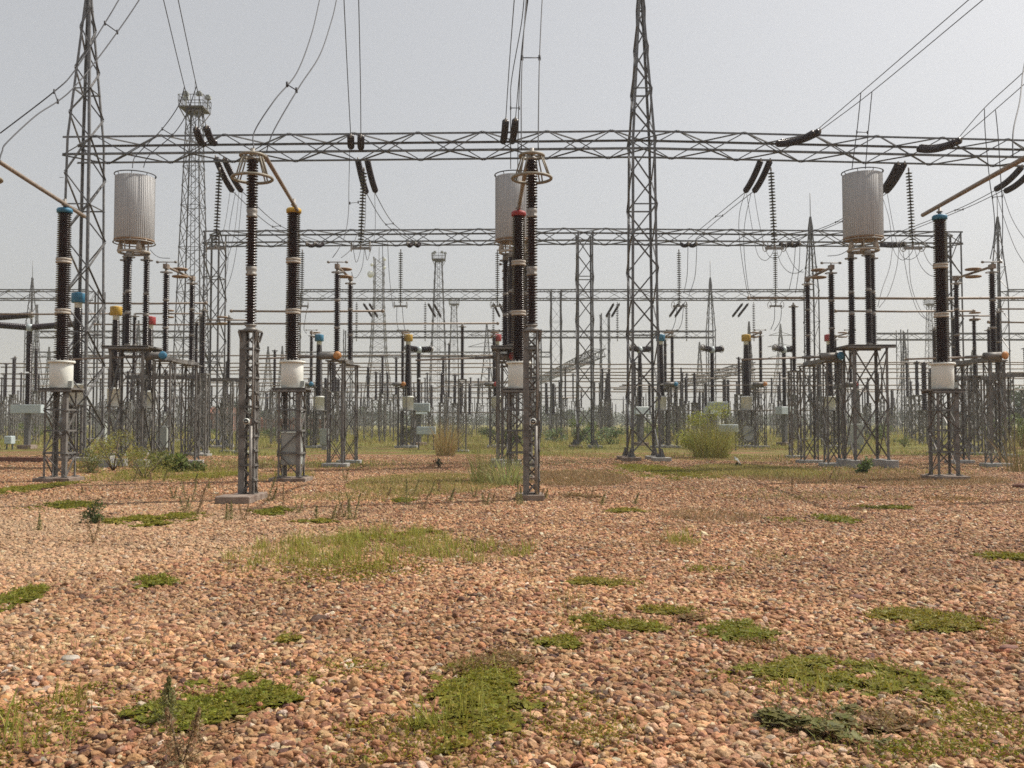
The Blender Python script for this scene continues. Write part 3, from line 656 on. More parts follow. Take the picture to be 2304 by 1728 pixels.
def arrester(px, Y, label):
    x = X(px, Y); t = thing('surge_arrester', label, 'surge arrester', (x, Y, 0), 0, 'ringed surge arresters on slim lattice columns')
    zt = 3.68; w = .30; ins = w / 2
    mb = MB(); mb.box((-ins + .02, -ins, zt / 2 + .05), (.13, .012, zt - .1)); mb.box((-ins - .04, -ins + .035, zt / 2 + .05), (.012, .07, zt - .1)); mb.box((-ins + .08, -ins + .035, zt / 2 + .05), (.012, .07, zt - .1)); mb.build('channel_leg', 'steel_dirty', t)
    for sx, sy in ((1, -1), (1, 1), (-1, 1)):
        mb = MB(); mb.angle((sx * ins, sy * ins, .1), (sx * ins, sy * ins, zt), .07, ((-sx, 0, 0), (0, -sy, 0))); mb.build('leg', 'steel_dirty', t)
    n = 11
    for i in range(n + 1):
        z = .14 + (zt - .2) * i / n; e = ins + .008
        for a, b, nr in (((-e, -e), (e, -e), (0, -1, 0)), ((e, -e), (e, e), (1, 0, 0)), ((e, e), (-e, e), (0, 1, 0)), ((-e, e), (-e, -e), (-1, 0, 0))):
            if i % 2 == 0 or nr[0]: member('crossbar', t, (*a, z), (*b, z), .045, 'steel_dirty', nr)
        if i < n:
            z2 = .14 + (zt - .2) * (i + 1) / n; c = ((-ins, -ins), (ins, -ins), (ins, ins), (-ins, ins))
            for k in range(4):
                a, b = c[k], c[(k + 1) % 4]
                if (i + k) % 2: a, b = b, a
                nr = ((0, -1, 0), (1, 0, 0), (0, 1, 0), (-1, 0, 0))[k]
                member('brace', t, (*a, z), (*b, z2), .038, 'steel_dirty', nr)
    mb = MB()
    for sx in (-1, 1):   # haunches under the head plate
        for sy in (-1, 1): mb.bar((sx * ins, sy * ins, zt - .22), (sx * (ins + .05), sy * (ins + .05), zt), .05, .03)
    mb.box((0, 0, zt + .015), (.42, .42, .03)); mb.build('head_plate', 'steel_dirty', t)
    footing(t, -.05, .15, .62, .9, .14, 'conc_dirt')
    mb = MB(); mb.lathe([(.06, 0), (.065, .01), (.065, .06), (.05, .07)], 20, (.02, -ins - .12, 1.72), Vector((0, -1, 0)))
    o = mb.build('surge_counter', 'white', t)
    mb = MB(); mb.lathe([(.052, 0), (.052, .012)], 20, (.02, -ins - .185, 1.72), Vector((0, -1, 0))); mb.build('dial_face', 'black', o)
    mb = MB(); mb.box((.02, -ins - .2, 1.715), (.05, .006, .02)); mb.build('dial_window', 'white', o)
    mb = MB(); mb.box((.02, -ins - .06, 1.72), (.05, .12, .04)); mb.build('bracket', 'steel_dirty', o)
    mb = MB(); mb.tube([(.1, -ins - .03, 1.8), (.12, -ins - .03, 2.6), (.11, -ins - .03, zt)], .018, 8); mb.tube([(.08, -ins - .03, 1.62), (.085, -ins - .03, .1)], .035, 8); mb.build('earth_lead', 'fitting', t)
    z = zt + .03
    mb = MB(); mb.lathe([(.16, z), (.165, z + .02), (.10, z + .06), (.10, z + .09), (.13, z + .10), (.13, z + .13)], 20); mb.build('base_fitting', 'fitting', t); z += .13
    for k in range(3):
        r = .122
        mb = MB(); mb.lathe(shed_profile(z, z + 1.07, 17, r * .66, r * 1.04, alt=False), 24); mb.build('porcelain_section', 'porc', t); z += 1.07
        if k < 2:
            mb = MB(); mb.lathe([(.09, z), (.12, z + .01), (.12, z + .06), (.095, z + .075), (.118, z + .13), (.118, z + .2), (.09, z + .215)], 18); mb.box((0, -.1, z + .06), (.1, .05, .08)); mb.build('joint_fitting', 'fitting', t); z += .215
    mb = MB(); mb.lathe([(.1, z), (.12, z + .01), (.12, z + .05), (.07, z + .07), (.07, z + .13), (.095, z + .14), (.095, z + .18), (.05, z + .19), (.05, z + .27)], 16); mb.build('top_fitting', 'fitting', t)
    zr = z + .10; zl = zr - .50
    mb = MB(); mb.torus((0, 0, zr), .26, .035, 40, 10); mb.build('upper_corona_ring', 'ring', t)
    mb = MB(); mb.torus((0, 0, zl), .43, .034, 48, 10); mb.build('lower_corona_ring', 'ring', t)
    for k in range(4):
        a = math.pi / 4 + k * math.pi / 2 + .25; c, s_ = math.cos(a), math.sin(a)
        for da in (-.16, .16):
            mb = MB(); mb.tube([(.24 * math.cos(a + da), .24 * math.sin(a + da), zr), (.34 * math.cos(a + da * .8), .34 * math.sin(a + da * .8), (zr + zl) / 2), (.43 * math.cos(a + da * .5), .43 * math.sin(a + da * .5), zl)], .017, 8); mb.build('ring_strut', 'ring', t)
    mb = MB(); mb.bar((-.25, 0, zr), (.25, 0, zr), .05, .02); mb.bar((0, -.25, zr), (0, .25, zr), .05, .02); mb.build('spider_arm', 'ring', t)
    t['ringz'] = zl
    return t
LA = [arrester(1152 - 11.75 * FPX / 20.4, 20.4, 'ringed surge arrester at the picture edge, piped to the first blue capped insulator'),
      arrester(562, 20.4, 'ringed surge arrester with brown porcelain standing before the yellow capped insulator'),
      arrester(1197, 20.4, 'ringed surge arrester on a slim column directly before the red capped insulator'),
      arrester(1152 + 11.95 * FPX / 20.4, 20.4, 'ringed surge arrester just outside the picture beside the last white tank')]
mb = MB(); mb.bevbox((0, 0, .085), (.72, .62, .17), .015); o = mb.build('concrete_block', 'conc_dirt'); o.location = G(532, 1133); tag(o, 'low concrete block lying before the ringed arrester column', 'block')
mb = MB(); mb.bevbox((0, 0, .06), (.52, .45, .12), .015); o = mb.build('concrete_block', 'conc'); o.location = G(1195, 1126); tag(o, 'small overgrown concrete slab at the foot of the central arrester', 'block')

def pipe(name, pts, r, label, cat='pipe', m='alu', seg=14):
    mb = MB(); mb.tube(pts, r, seg); o = mb.build(name, m); return tag(o, label, cat, 'tan tubular conductors between arresters and insulators')
pipe('tubular_conductor', [W(-95, 303, 21), W(60, 404, 25), W(190, 487, 27.8)], .058, 'tan pipe sloping down onto the blue cap nearest the spired end tower')
pipe('tubular_conductor', [W(597, 352, 20.5), W(640, 424, 24), W(672, 478, 27.2)], .05, 'tan pipe sloping from the ringed arrester down to the yellow cap')
pipe('tubular_conductor', [W(1186, 372, 20.5), W(1177, 412, 24), W(1167, 470, 27.4)], .055, 'tan pipe behind the central arrester ending at the red cap')
pipe('tubular_conductor', [W(2330, 342, 20.6), W(2200, 414, 24.5), W(2076, 484, 28.5)], .062, 'tan pipe sloping up from the blue cap beside the last white tank')

# wave traps ------------------------------------------------------------------
def wave_trap(px, Y, label, post_angle=0):
    x = X(px, Y); t = thing('line_trap', label, 'line trap', (x, Y, 0), 0, 'grey drum line traps on stands')
    zp = 4.55
    lattice(t, [(.3, 1.3, 1.1), (zp - .06, 1.3, 1.1)], [.3, 2.3, zp - .06], .095, .045, 'steel_dirty', True, xbrace=True, ring=0)
    for sx in (-1, 1):
        for sy in (-1, 1): footing(t, sx * .65, sy * .55, .48, .48, .3, 'conc')
    mb = MB(); mb.box((0, 0, zp), (1.75, 1.45, .06)); mb.box((0, -.7, zp - .05), (1.75, .05, .09)); mb.box((0, .7, zp - .05), (1.75, .05, .09)); mb.build('platform', 'steel_dirty', t)
    zt = zp + 3.72
    for k, a in enumerate((post_angle, post_angle + 2.094, post_angle + 4.189)):
        r = .46; px_, py_ = r * math.cos(a), r * math.sin(a)
        z = zp + .04; prs = MB(); fit = MB()
        for j, (z0, z1) in enumerate(((z + .08, z + 1.18), (z + 1.34, z + 2.0), (z + 2.14, z + 3.40))):
            rr = .15 - .012 * j
            mb = MB(); mb.lathe(shed_profile(z0, z1, max(8, int((z1 - z0) / .068)), rr * .66, rr), 18, (px_, py_, 0)); mb.build('post_insulator_section', 'porc2', t)
        for za, zb in ((z, z + .08), (z + 1.18, z + 1.34), (z + 2.0, z + 2.14), (z + 3.4, z + 3.6)):
            fit.lathe([(.09, za), (.115, za + .02), (.115, (za + zb) / 2), (.09, zb)], 14, (px_, py_, 0))
        fit.build('joint_fitting', 'fitting', t)
        mb = MB(); mb.torus((px_, py_, z + 3.36), .22, .018, 28, 6); mb.bar((px_ - .22, py_, z + 3.36), (px_ + .22, py_, z + 3.36), .02); mb.build('corona_ring', 'fitting', t)
    mb = MB(); mb.torus((0, 0, zt - .06), .55, .05, 36, 8)
    for a in (.3, 2.4, 4.5): mb.bar((0, 0, zt - .06), (.55 * math.cos(a), .55 * math.sin(a), zt - .06), .06)
    mb.build('support_ring', 'collar', t)
    for k in range(6):
        a = k * math.pi / 3 + .2
        mb = MB(); mb.lathe([(.13, zt - .02), (.05, zt + .34)], 10, (.5 * math.cos(a), .5 * math.sin(a), 0)) if k % 2 else mb.tube([(.5 * math.cos(a), .5 * math.sin(a), zt - .04), (.52 * math.cos(a), .52 * math.sin(a), zt + .36)], .03, 8)
        mb.build('pedestal', 'collar', t)
    zb = zt + .36; zc = zb + 2.48
    mb = MB(); mb.lathe([(.60, zb), (.74, zb + .015), (.74, zb + .05), (.60, zb + .06)], 48)
    for k in range(8): mb.bar((0, 0, zb + .02), (.72 * math.cos(k * math.pi / 4), .72 * math.sin(k * math.pi / 4), zb + .02), .05, .06)
    mb.build('lower_cradle', 'brown', t)
    mb = MB(); seg = 96
    mb.lathe([(.70, zb + .06), (.72, zb + .07), (.72, zc - .01), (.70, zc)], seg)
    for k in range(seg // 2): pass
    mb.build('coil_drum', 'trap', t)
    for k in range(60):    # the vertical slats of the drum
        a = k * 2 * math.pi / 60; mb2 = MB(); rot = Matrix.Rotation(a, 3, 'Z')
        if k == 0: mb2.box((0, 0, 0), (.012, .02, zc - zb - .07)); sl = mb2.mesh('slat', 'trap')
        link('slat', sl, t, Matrix.Translation((.724 * math.cos(a), .724 * math.sin(a), (zb + zc) / 2 + .03)) @ Matrix.Rotation(a, 4, 'Z'))
    mb = MB(); mb.torus((0, 0, zb - .06), .76, .024, 56, 8)
    for k in range(8): a = k * math.pi / 4 + .2; mb.bar((.73 * math.cos(a), .73 * math.sin(a), zb + .02), (.76 * math.cos(a), .76 * math.sin(a), zb - .06), .02)
    mb.build('lower_ring', 'fitting', t)
    mb = MB(); mb.torus((0, 0, zc + .09), .75, .022, 56, 8)
    for k in range(8): a = k * math.pi / 4 + .2; mb.bar((.70 * math.cos(a), .70 * math.sin(a), zc), (.75 * math.cos(a), .75 * math.sin(a), zc + .09), .02)
    mb.build('upper_ring', 'wire', t)
    return t
wave_trap(296, 35.6, 'grey drum line trap on stand between the spired end tower and floodlight mast', 2.6)
wave_trap(1157, 35.6, 'grey drum line trap mostly hidden behind the central arrester', 2.4)
wave_trap(1948, 35.2, 'grey drum line trap on stand just before the last white tank', .5)

# isolators (posts one behind the other) --------------------------------------
def post_parts(t, x, y, z0, z1, r=.12, pm='porc2', seg=16, ring=True, units=3):
    L = (z1 - z0 - .3 - .12 * (units - 1)) / units; z = z0 + .1
    fit = MB(); fit.lathe([(.1, z0), (.11, z0 + .02), (.08, z0 + .1)], 12, (x, y, 0))
    for k in range(units):
        mb = MB(); mb.lathe(shed_profile(z, z + L, max(6, int(L / .072)), r * .62, r), seg, (x, y, 0)); mb.build('post_insulator_section', pm, t); z += L
        if k < units - 1: fit.lathe([(r * .6, z), (r * .85, z + .02), (r * .95, z + .06), (r * .85, z + .10), (r * .6, z + .12)], 12, (x, y, 0)); z += .12
    fit.lathe([(.09, z), (.09, z + .08), (.06, z + .1), (.06, z + .2)], 10, (x, y, 0)); fit.build('joint_fitting', 'fitting', t)
    if ring:
        mb = MB(); mb.torus((x, y, z1 - .14), .22, .016, 26, 6); mb.bar((x - .22, y, z1 - .14), (x + .22, y, z1 - .14), .02); mb.build('corona_ring', 'fitting', t)
def stand(t, x, y, w, d, z1, m='steel_dirty', single=True, slab=True, lw=.06):
    sub = t
    def cor(z, k): s = ((-1, -1), (1, -1), (1, 1), (-1, 1))[k]; return Vector((x + s[0] * w / 2, y + s[1] * d / 2, z))
    for k in range(4):
        s = ((-1, -1), (1, -1), (1, 1), (-1, 1))[k]
        mb = MB(); mb.angle(cor(.12, k), cor(z1, k), lw, ((-s[0], 0, 0), (0, -s[1], 0))); mb.build('leg', m, t)
    n = 4; zs = [.12 + (z1 - .12) * i / n for i in range(n + 1)]
    for i in range(n):
        for k in range(4):
            k2 = (k + 1) % 4; nr = ((0, -1, 0), (1, 0, 0), (0, 1, 0), (-1, 0, 0))[k]
            a, b = (k, k2) if (i + k) % 2 else (k2, k)
            member('brace', t, cor(zs[i], a), cor(zs[i + 1], b), .036, m, nr)
            if i == 0: member('brace', t, cor(zs[i], b), cor(zs[i + 1], a), .036, m, nr)
    mb = MB(); mb.box((x, y, z1 + .02), (w + .14, d + .14, .04)); mb.build('platform', m, t)
    if slab: footing(t, x, y, w + .35, d + .2, .14, 'conc')
def isolator(Xc, Y, label, disc='blue', armdir=-1, sep=2.9):
    t = thing('isolator', label, 'isolator', (Xc, Y, 0), 0, 'isolators with paired posts and long earthing arms')
    stand(t, 0, 0, .62, .5, 4.02); stand(t, 0, sep, .62, .5, 4.02)
    mb = MB(); mb.box((0, sep / 2, 4.13), (.24, sep + .7, .16)); mb.build('base_rail', 'steel_dirty', t)
    post_parts(t, 0, 0, 4.21, 7.6, .135); post_parts(t, 0, sep, 4.21, 7.6, .125)
    mb = MB(); mb.box((0, -.02, 7.68), (.16, .3, .18)); mb.box((0, sep, 7.68), (.16, .3, .18)); mb.build('contact_head', 'alu', t)
    for y0, y1 in ((0, sep / 2 - .05), (sep, sep / 2 + .05)):
        mb = MB(); mb.tube([(0, y0, 7.68), (0, y1, 7.68)], .05, 10); mb.build('blade', 'alu', t)
    for dz in (-.16, .14):
        mb = MB(); mb.torus((0, sep / 2, 7.68 + dz), .28, .03, 30, 8); mb.bar((-.27, sep / 2, 7.68 + dz), (.27, sep / 2, 7.68 + dz), .03)
        mb.lathe([(.25, -.008), (.25, .008)], 24, (0, sep / 2, 7.68 + dz)); mb.build('blade_ring', 'brown', t)
    mb = MB(); mb.tube([(-.35, 0, 7.86), (.35, 0, 7.86)], .02, 6); mb.tube([(0, 0, 7.7), (0, 0, 7.86)], .025, 6)
    for s in (-1, 1): mb.lathe([(.02, -.05), (.06, -.03), (.06, .03), (.02, .05)], 10, (s * .35, 0, 7.86))
    mb.build('terminal_bar', 'fitting', t)
    mb = MB(); mb.tube([(.05, -.42, 4.22), (-.6, -.45, 4.20)], .14, 12); mb.tube([(-.5, -.45, 4.20), (-1.3, -.45, 4.16)], .055, 10); mb.build('drive_housing', 'steel_dirty', t)
    mb = MB(); mb.tube([(-1.2, -.45, 4.16), (-3.6, -.45, 4.08)], .034, 8); mb.build('earthing_arm', 'alu', t)
    mb = MB(); mb.lathe([(.05, 0), (.155, .01), (.155, .05), (.05, .06)], 20, (.12, -.56, 4.22), Vector((.35, -1, 0))); tag(mb.build('phase_disc', disc, t), disc + ' phase disc')
    return t
isolator(X(370, 35.7), 35.7, 'isolator with blue disc and long arm beside the grey drum nearest the floodlight mast', 'blue')
isolator(X(757, 35.7), 35.7, 'isolator with orange disc standing alone between yellow capped insulator and central arrester', 'orange')
isolator(X(1146, 36.2), 36.2, 'isolator with red disc hidden behind the red capped insulator', 'red')
isolator(X(1874, 35.9), 35.9, 'isolator with blue disc beside the grey drum and leafy bush', 'blue')
isolator(X(2238, 35.7), 35.7, 'isolator with orange disc beyond the last white tank', 'orange')

# conical instrument transformers ---------------------------------------------
def cone_ct(px, Y, capcol, label, cab=False):
    t = thing('voltage_transformer', label, 'transformer', (X(px, Y), Y, 0), 0, 'cone shaped instrument transformers with coloured caps')
    stand(t, 0, 0, .95, .9, 2.45, lw=.1)
    if cab: mb = MB(); mb.bevbox((0, -.2, .9), (.7, .4, 1.0)); mb.build('control_cabinet', 'boxdull', t)
    mb = MB(); mb.lathe([(.34, 2.49), (.36, 2.5), (.36, 3.35), (.38, 3.36), (.38, 3.42), (.25, 3.46)], 24); mb.build('tank', 'white', t)
    mb = MB(); mb.lathe(shed_profile(3.46, 6.9, 44, .235, .30, .15, .195), 20); mb.build('porcelain_cone', 'porc2', t)
    mb = MB(); mb.lathe([(.14, 6.9), (.17, 6.92), (.16, 7.12), (.2, 7.14)], 20); mb.build('neck', 'white', t)
    mb = MB(); mb.lathe([(.28, 7.14), (.30, 7.16), (.30, 7.55), (.29, 7.58), (.1, 7.62)], 24); tag(mb.build('cap', capcol, t), capcol + ' drum shaped cap')
    return t
for a in ((172, 42.4, 'blue', 'blue capped cone insulator seen through the spired end tower'), (258, 47.4, 'yellow', 'yellow capped cone insulator behind the grey drum stand'),
          (335, 52, 'red', 'red capped cone insulator behind the posts of the grey drum'), (717, 62.6, 'blue', 'blue capped cone insulator behind the yellow capped one and middle isolator'),
          (918, 62.6, 'yellow', 'yellow capped cone insulator next to the breaker with pale boxes'), (1118, 62.6, 'red', 'red capped cone insulator just beside the column cluster around the central arrester'),
          (1487, 62.6, 'blue', 'blue capped cone insulator seen through the middle spired tower'), (1680, 62.6, 'yellow', 'yellow capped cone insulator standing clear behind the feathery shrub', True),
          (1867, 62.6, 'red', 'red capped cone insulator behind the isolator next to grey drum')):
    cone_ct(*a)

# second line of isolators, joined stands -------------------------------------
def post_stand(x, y, h0, h1, label, w=.45, r=.12, group=None, axis=False, top=True, name='post_insulator', cat='post insulator', seg=12):
    t = thing(name, label, cat, (x, y, 0), 0, group)
    mb = MB()
    for s in ((-1, -1), (1, -1), (1, 1), (-1, 1)): mb.bar((s[0] * w / 2, s[1] * w / 2, .1), (s[0] * w / 2, s[1] * w / 2, h0), .07)
    n = max(3, int(h0 / .55)); c = ((-1, -1), (1, -1), (1, 1), (-1, 1))
    for i in range(n):
        z0, z1 = .1 + (h0 - .1) * i / n, .1 + (h0 - .1) * (i + 1) / n
        for k in range(4):
            a, b = c[k], c[(k + 1) % 4]
            if (i + k) % 2: a, b = b, a
            mb.bar((a[0] * w / 2, a[1] * w / 2, z0), (b[0] * w / 2, b[1] * w / 2, z1), .045, .03)
    mb.box((0, 0, h0 + .03), (w + .1, w + .1, .06)); mb.build('lattice_stand', 'steel_dirty', t)
    footing(t, 0, 0, w + .35, w + .35, .12)
    mb = MB(); z = h0 + .06; L = (h1 - z - .1) / 2
    for k in range(2):
        mb.mi = 0; mb.lathe(shed_profile(z, z + L - .06, max(6, int(L / .075)), r * .62, r), seg); z += L
        mb.mi = 1; mb.lathe([(r * .6, z - .06), (r * .9, z - .04), (r * .9, z - .01), (r * .6, z)], 10)
    mb.mi = 1; mb.tube([(0, 0, z), (0, 0, h1)], .05, 8)
    if top: mb.torus((0, 0, h1 - .2), .22, .02, 20, 6); mb.bar((-.2, 0, h1 - .2), (.2, 0, h1 - .2), .02)
    mb.build('insulator', ['porc2', 'fitting'], t)
    return t
spots = [(513, 708, 53, 'bus support post between floodlight mast and ringed arrester carrying two thin pipes'), (1040, 727, 53.3, 'bus support post on a ladder stand beside the dry grass clump'),
         (1788, 680, 44.6, 'bus support post on a ladder stand near the blue disc isolator'), (456, 690, 47, 'bus support post behind the isolator pair next to the floodlight mast'),
         (1498, 770, 75, 'bus support post just past the middle spired tower'), (2105, 735, 50, 'bus support post beside the last blue capped insulator'), (2195, 712, 49, 'bus support post ending the thin pipe behind the orange disc isolator'),
         (2228, 735, 52, 'bus support post holding the second thin pipe behind the orange disc isolator'), (1010, 770, 90, 'bus support post between the flood mast and dry grass'), (32, 800, 84, 'bus support post under the horizontal breaker')]
for px, py, Y, lb in spots: post_stand(X(px, Y), Y, 4.1, HZ(py, Y), lb, .42, .12, 'bus support posts')
def iso_x(x0, x1, Y, label, disc=None, zt=7.3):
    t = thing('isolator', label, 'isolator', ((x0 + x1) / 2, Y, 0), 0, 'isolators set crosswise on channel beams'); hw = (x1 - x0) / 2
    for s in (-1, 1): stand(t, s * hw * .8, 0, .5, .5, 3.9)
    mb = MB(); mb.box((0, 0, 4.02), (2 * hw + .5, .26, .2)); mb.build('channel_beam', 'steel_dirty', t)
    for s in (-1, 1): post_parts(t, s * hw, 0, 4.12, zt, .12, units=2)
    mb = MB(); mb.tube([(-hw, 0, zt), (hw, 0, zt)], .04, 8); mb.build('blade', 'alu', t)
    for dz in (-.18, .16): mb = MB(); mb.torus((0, 0, zt + dz), .26, .03, 24, 6); mb.lathe([(.24, -.01), (.24, .01)], 20, (0, 0, zt + dz)); mb.build('blade_ring', 'brown', t)
    if disc: mb = MB(); mb.lathe([(.05, 0), (.15, .01), (.15, .05), (.05, .06)], 16, (hw + .2, -.2, 4.0), Vector((.3, -1, 0))); mb.build('phase_disc', disc, t)
iso_x(X(300, 48), X(452, 48), 48, 'crosswise isolator on channel beam behind the blue disc isolator'); iso_x(X(440, 51), X(556, 51), 51, 'crosswise isolator on channel beam beside the ringed arrester column')
iso_x(X(2150, 49), X(2245, 49), 49, 'crosswise isolator on channel beam behind the orange disc isolator'); iso_x(X(2250, 46), X(2400, 46), 46, 'crosswise isolator on channel beam running out of view beyond the orange disc')
for x, col, nm in ((-13.4, 'blue', 'behind the yellow capped insulator and its cabinet'), (-7.3, 'orange', 'beside the yellow capped cone insulator near the pale boxes'), (-1.2, 'red', 'hidden behind the grey drum at the central arrester'),
                   (10.7, 'blue', 'just beyond the legs of the middle spired tower'), (16.6, 'orange', 'next to the yellow capped cone insulator behind the shrub'), (22.6, 'red', 'seen under the last grey drum')):
    t = isolator(x, 62.2, 'far isolator with ' + col + ' disc ' + nm, col); t['group'] = 'second line of isolators'

# circuit breakers --------------------------------------------------------------
def breaker(px, Y, label, H=7.0, L=.72, big=False, boxdx=0, group='T shaped circuit breakers', ang=.6):
    t = thing('circuit_breaker', label, 'circuit breaker', (X(px, Y), Y, 0), ang, group); s = 1.5 if big else 1
    mb = MB()
    mb.box((0, 0, 1.2), (.3, .3, 2.3)); mb.build('pillar', 'galv', t); footing(t, 0, 0, .9, .9, .25, 'conc_dirt')
    mb = MB(); mb.bevbox((0, 0, 2.55), (1.3 * s, .6, .55)); mb.build('mechanism_box', 'boxgrey', t)
    mb = MB(); mb.lathe(shed_profile(2.85, 4.85, 26, .12 if not big else .16, .17 if not big else .23), 16); mb.lathe(shed_profile(4.95, H - .25, 26, .12 if not big else .16, .17 if not big else .23), 16); mb.build('support_insulator', 'porc2', t)
    mb = MB(); mb.lathe([(.12, H - .28), (.2, H - .2), (.22, H + .05), (.15, H + .22)], 16); mb.build('gear_head', 'boxgrey', t)
    for d in (-1, 1):
        mb = MB(); ax = Vector((d, 0, .08)).normalized()
        mb.lathe(shed_profile(.22, .22 + L * s, int(16 * s), .15, .21), 16, (0, 0, H), ax); mb.build('interrupter', 'porc2', t)
        mb = MB(); e = Vector((0, 0, H)) + ax * (.25 + L * s); mb.lathe([(.12, 0), (.18, .02), (.18, .15), (.1, .2)], 14, e, ax)
        mb.torus(e, .27, .018, 26, 6, ax)
        for a in (0, 2.1, 4.2): mb.bar(e, e + ax.to_track_quat('Z', 'Y') @ Vector((.27 * math.cos(a), .27 * math.sin(a), 0)), .02)
        mb.build('end_ring', 'fitting', t)
    return t
breaker(63, 60, 'horizontal circuit breaker with brown arms before the tank of the blue capped insulator', 6.9 + .9, 1.9, True, ang=0, group='wide circuit breakers at the edge')
breaker(-40, 62, 'horizontal circuit breaker at the very edge slightly above the other one', 8.6, 1.9, True, ang=0, group='wide circuit breakers at the edge')
breaker(942, 68, 'circuit breaker with ringed head and pale box behind the dry grass clump'); breaker(1440, 68, 'circuit breaker seen through the middle spired tower')
breaker(1603, 68, 'circuit breaker with black arms above the feathery shrub'); breaker(1765, 68, 'circuit breaker with black arms behind the ladder stand post')
for px, py, hw, hh, Y, lb in ((948, 917, 19, 10, 66, 'pale grey equipment box raised on posts beside the dry grass clump'), (959, 969, 21, 9, 58, 'pale grey low equipment box at the dry grass clump'), (1614, 913, 22, 9, 64, 'pale grey wide equipment box above the feathery shrub'),
                              (1638, 964, 21, 9, 56, 'pale grey low equipment box just behind the feathery shrub'), (22, 990, 8, 9, 58, 'small pale cabinet at the edge of the yard'), (33 + 0, 990, 0, 0, 0, '')):
    if not hw: continue
    c = W(px, py, Y); t = thing('equipment_box', lb, 'equipment box', (c.x, Y, 0), 0, 'pale equipment boxes'); w = 2 * hw * Y / FPX; h = 2 * hh * Y / FPX
    mb = MB(); mb.bevbox((0, 0, c.z), (w, .5, h), .03); mb.build('casing', 'boxgrey', t)
    mb = MB(); mb.box((0, -.256, c.z), (w * .92, .012, h * .8)); mb.lathe([(.03, 0), (.03, .03)], 8, (w * .1, -.262, c.z), Vector((0, -1, 0))); mb.build('door', 'boxgrey', t)
    for s in (-1, 1): mb = MB(); mb.bar((s * w * .4, 0, 0), (s * w * .4, 0, c.z - h / 2), .08); mb.build('post', 'galv', t)

# forest of far posts ------------------------------------------------------------
def far_mesh(h0, h1, w, r, cap=None):
    mb = MB()
    for s in ((-1, -1), (1, -1), (1, 1), (-1, 1)): mb.bar((s[0] * w / 2, s[1] * w / 2, 0), (s[0] * w / 2, s[1] * w / 2, h0), .06)
    n = 7; c = ((-1, -1), (1, -1), (1, 1), (-1, 1))
    for i in range(n):
        z0, z1 = h0 * i / n, h0 * (i + 1) / n
        for k in range(4):
            a, b = c[k], c[(k + 1) % 4]
            if (i + k) % 2: a, b = b, a
            mb.bar((a[0] * w / 2, a[1] * w / 2, z0), (b[0] * w / 2, b[1] * w / 2, z1), .038)
    mb.box((0, 0, h0), (w + .15, w + .15, .08))
    st = mb.mesh('lattice_stand', 'steel_dirty')
    mb = MB(); mb.lathe(shed_profile(h0 + .05, h1 - .15, 20, r * .7, r), 8); mb.tube([(0, 0, h1 - .15), (0, 0, h1)], .06, 6); mb.torus((0, 0, h1 - .12), .22, .03, 14, 5)
    return st, mb.mesh('insulator', 'porc2')
kinds = [far_mesh(4.1, 7.4, .45, .13), far_mesh(4.0, 7.0, .7, .15), far_mesh(2.6, 6.3, .6, .2), far_mesh(4.1, 7.4, .35, .11), far_mesh(3.2, 5.6, .4, .12)]
FL = ['slender post insulator on a narrow lattice stand among the distant rows', 'stout post insulator on a square lattice stand among the distant rows', 'squat thick insulator on a low lattice stand in the distant rows',
      'thin post insulator on ladder like stand in the distant rows', 'short post insulator on a low stand in the distant rows']
rr = random.Random(4); nf = 0
LM = [(20, 'the horizontal breaker'), (110, 'the first white tank'), (215, 'the spired end tower'), (300, 'the nearer grey drum stand'), (400, 'the nearer isolator stands'), (480, 'the floodlight mast foot'), (560, 'the ringed arrester column'), (655, 'the grey cabinet'), (760, 'the middle isolator'),
      (850, 'the telecom tower'), (920, 'the yellow capped cone by the pale boxes'), (985, 'the dry grass clump'), (1080, 'the sparse grass clump'), (1170, 'the central arrester'), (1250, 'the third row flat topped tower'), (1320, 'the second row flat topped tower'), (1440, 'the middle spired tower'), (1530, 'the hanging string past the spired tower'),
      (1600, 'the feathery shrub'), (1680, 'the yellow capped cone behind the shrub'), (1780, 'the ladder stand post'), (1870, 'the blue disc isolator'), (1950, 'the last grey drum'), (2050, 'the gap before the last tank'), (2120, 'the last white tank'), (2220, 'the orange disc isolator'), (2300, 'the edge shrub')]
def near_lm(p): return min(LM, key=lambda q: abs(q[0] - p))[1]
ROWN = {72: 'nearest', 80: 'second', 88: 'third', 97: 'fourth', 107: 'fifth', 119: 'sixth', 133: 'seventh', 150: 'eighth', 172: 'ninth', 200: 'tenth', 235: 'last'}
KN = ('slender', 'stout', 'squat', 'thin', 'short'); used = set()
def far_label(k, Y, p, extra=''):
    l = '%s post insulator, %s distant row%s, behind %s' % (KN[k], ROWN[Y], extra, near_lm(p)); n_ = 0
    for sfx in ('', ' second one', ' third one', ' fourth one'):
        if l + sfx not in used: used.add(l + sfx); return l + sfx
    return l
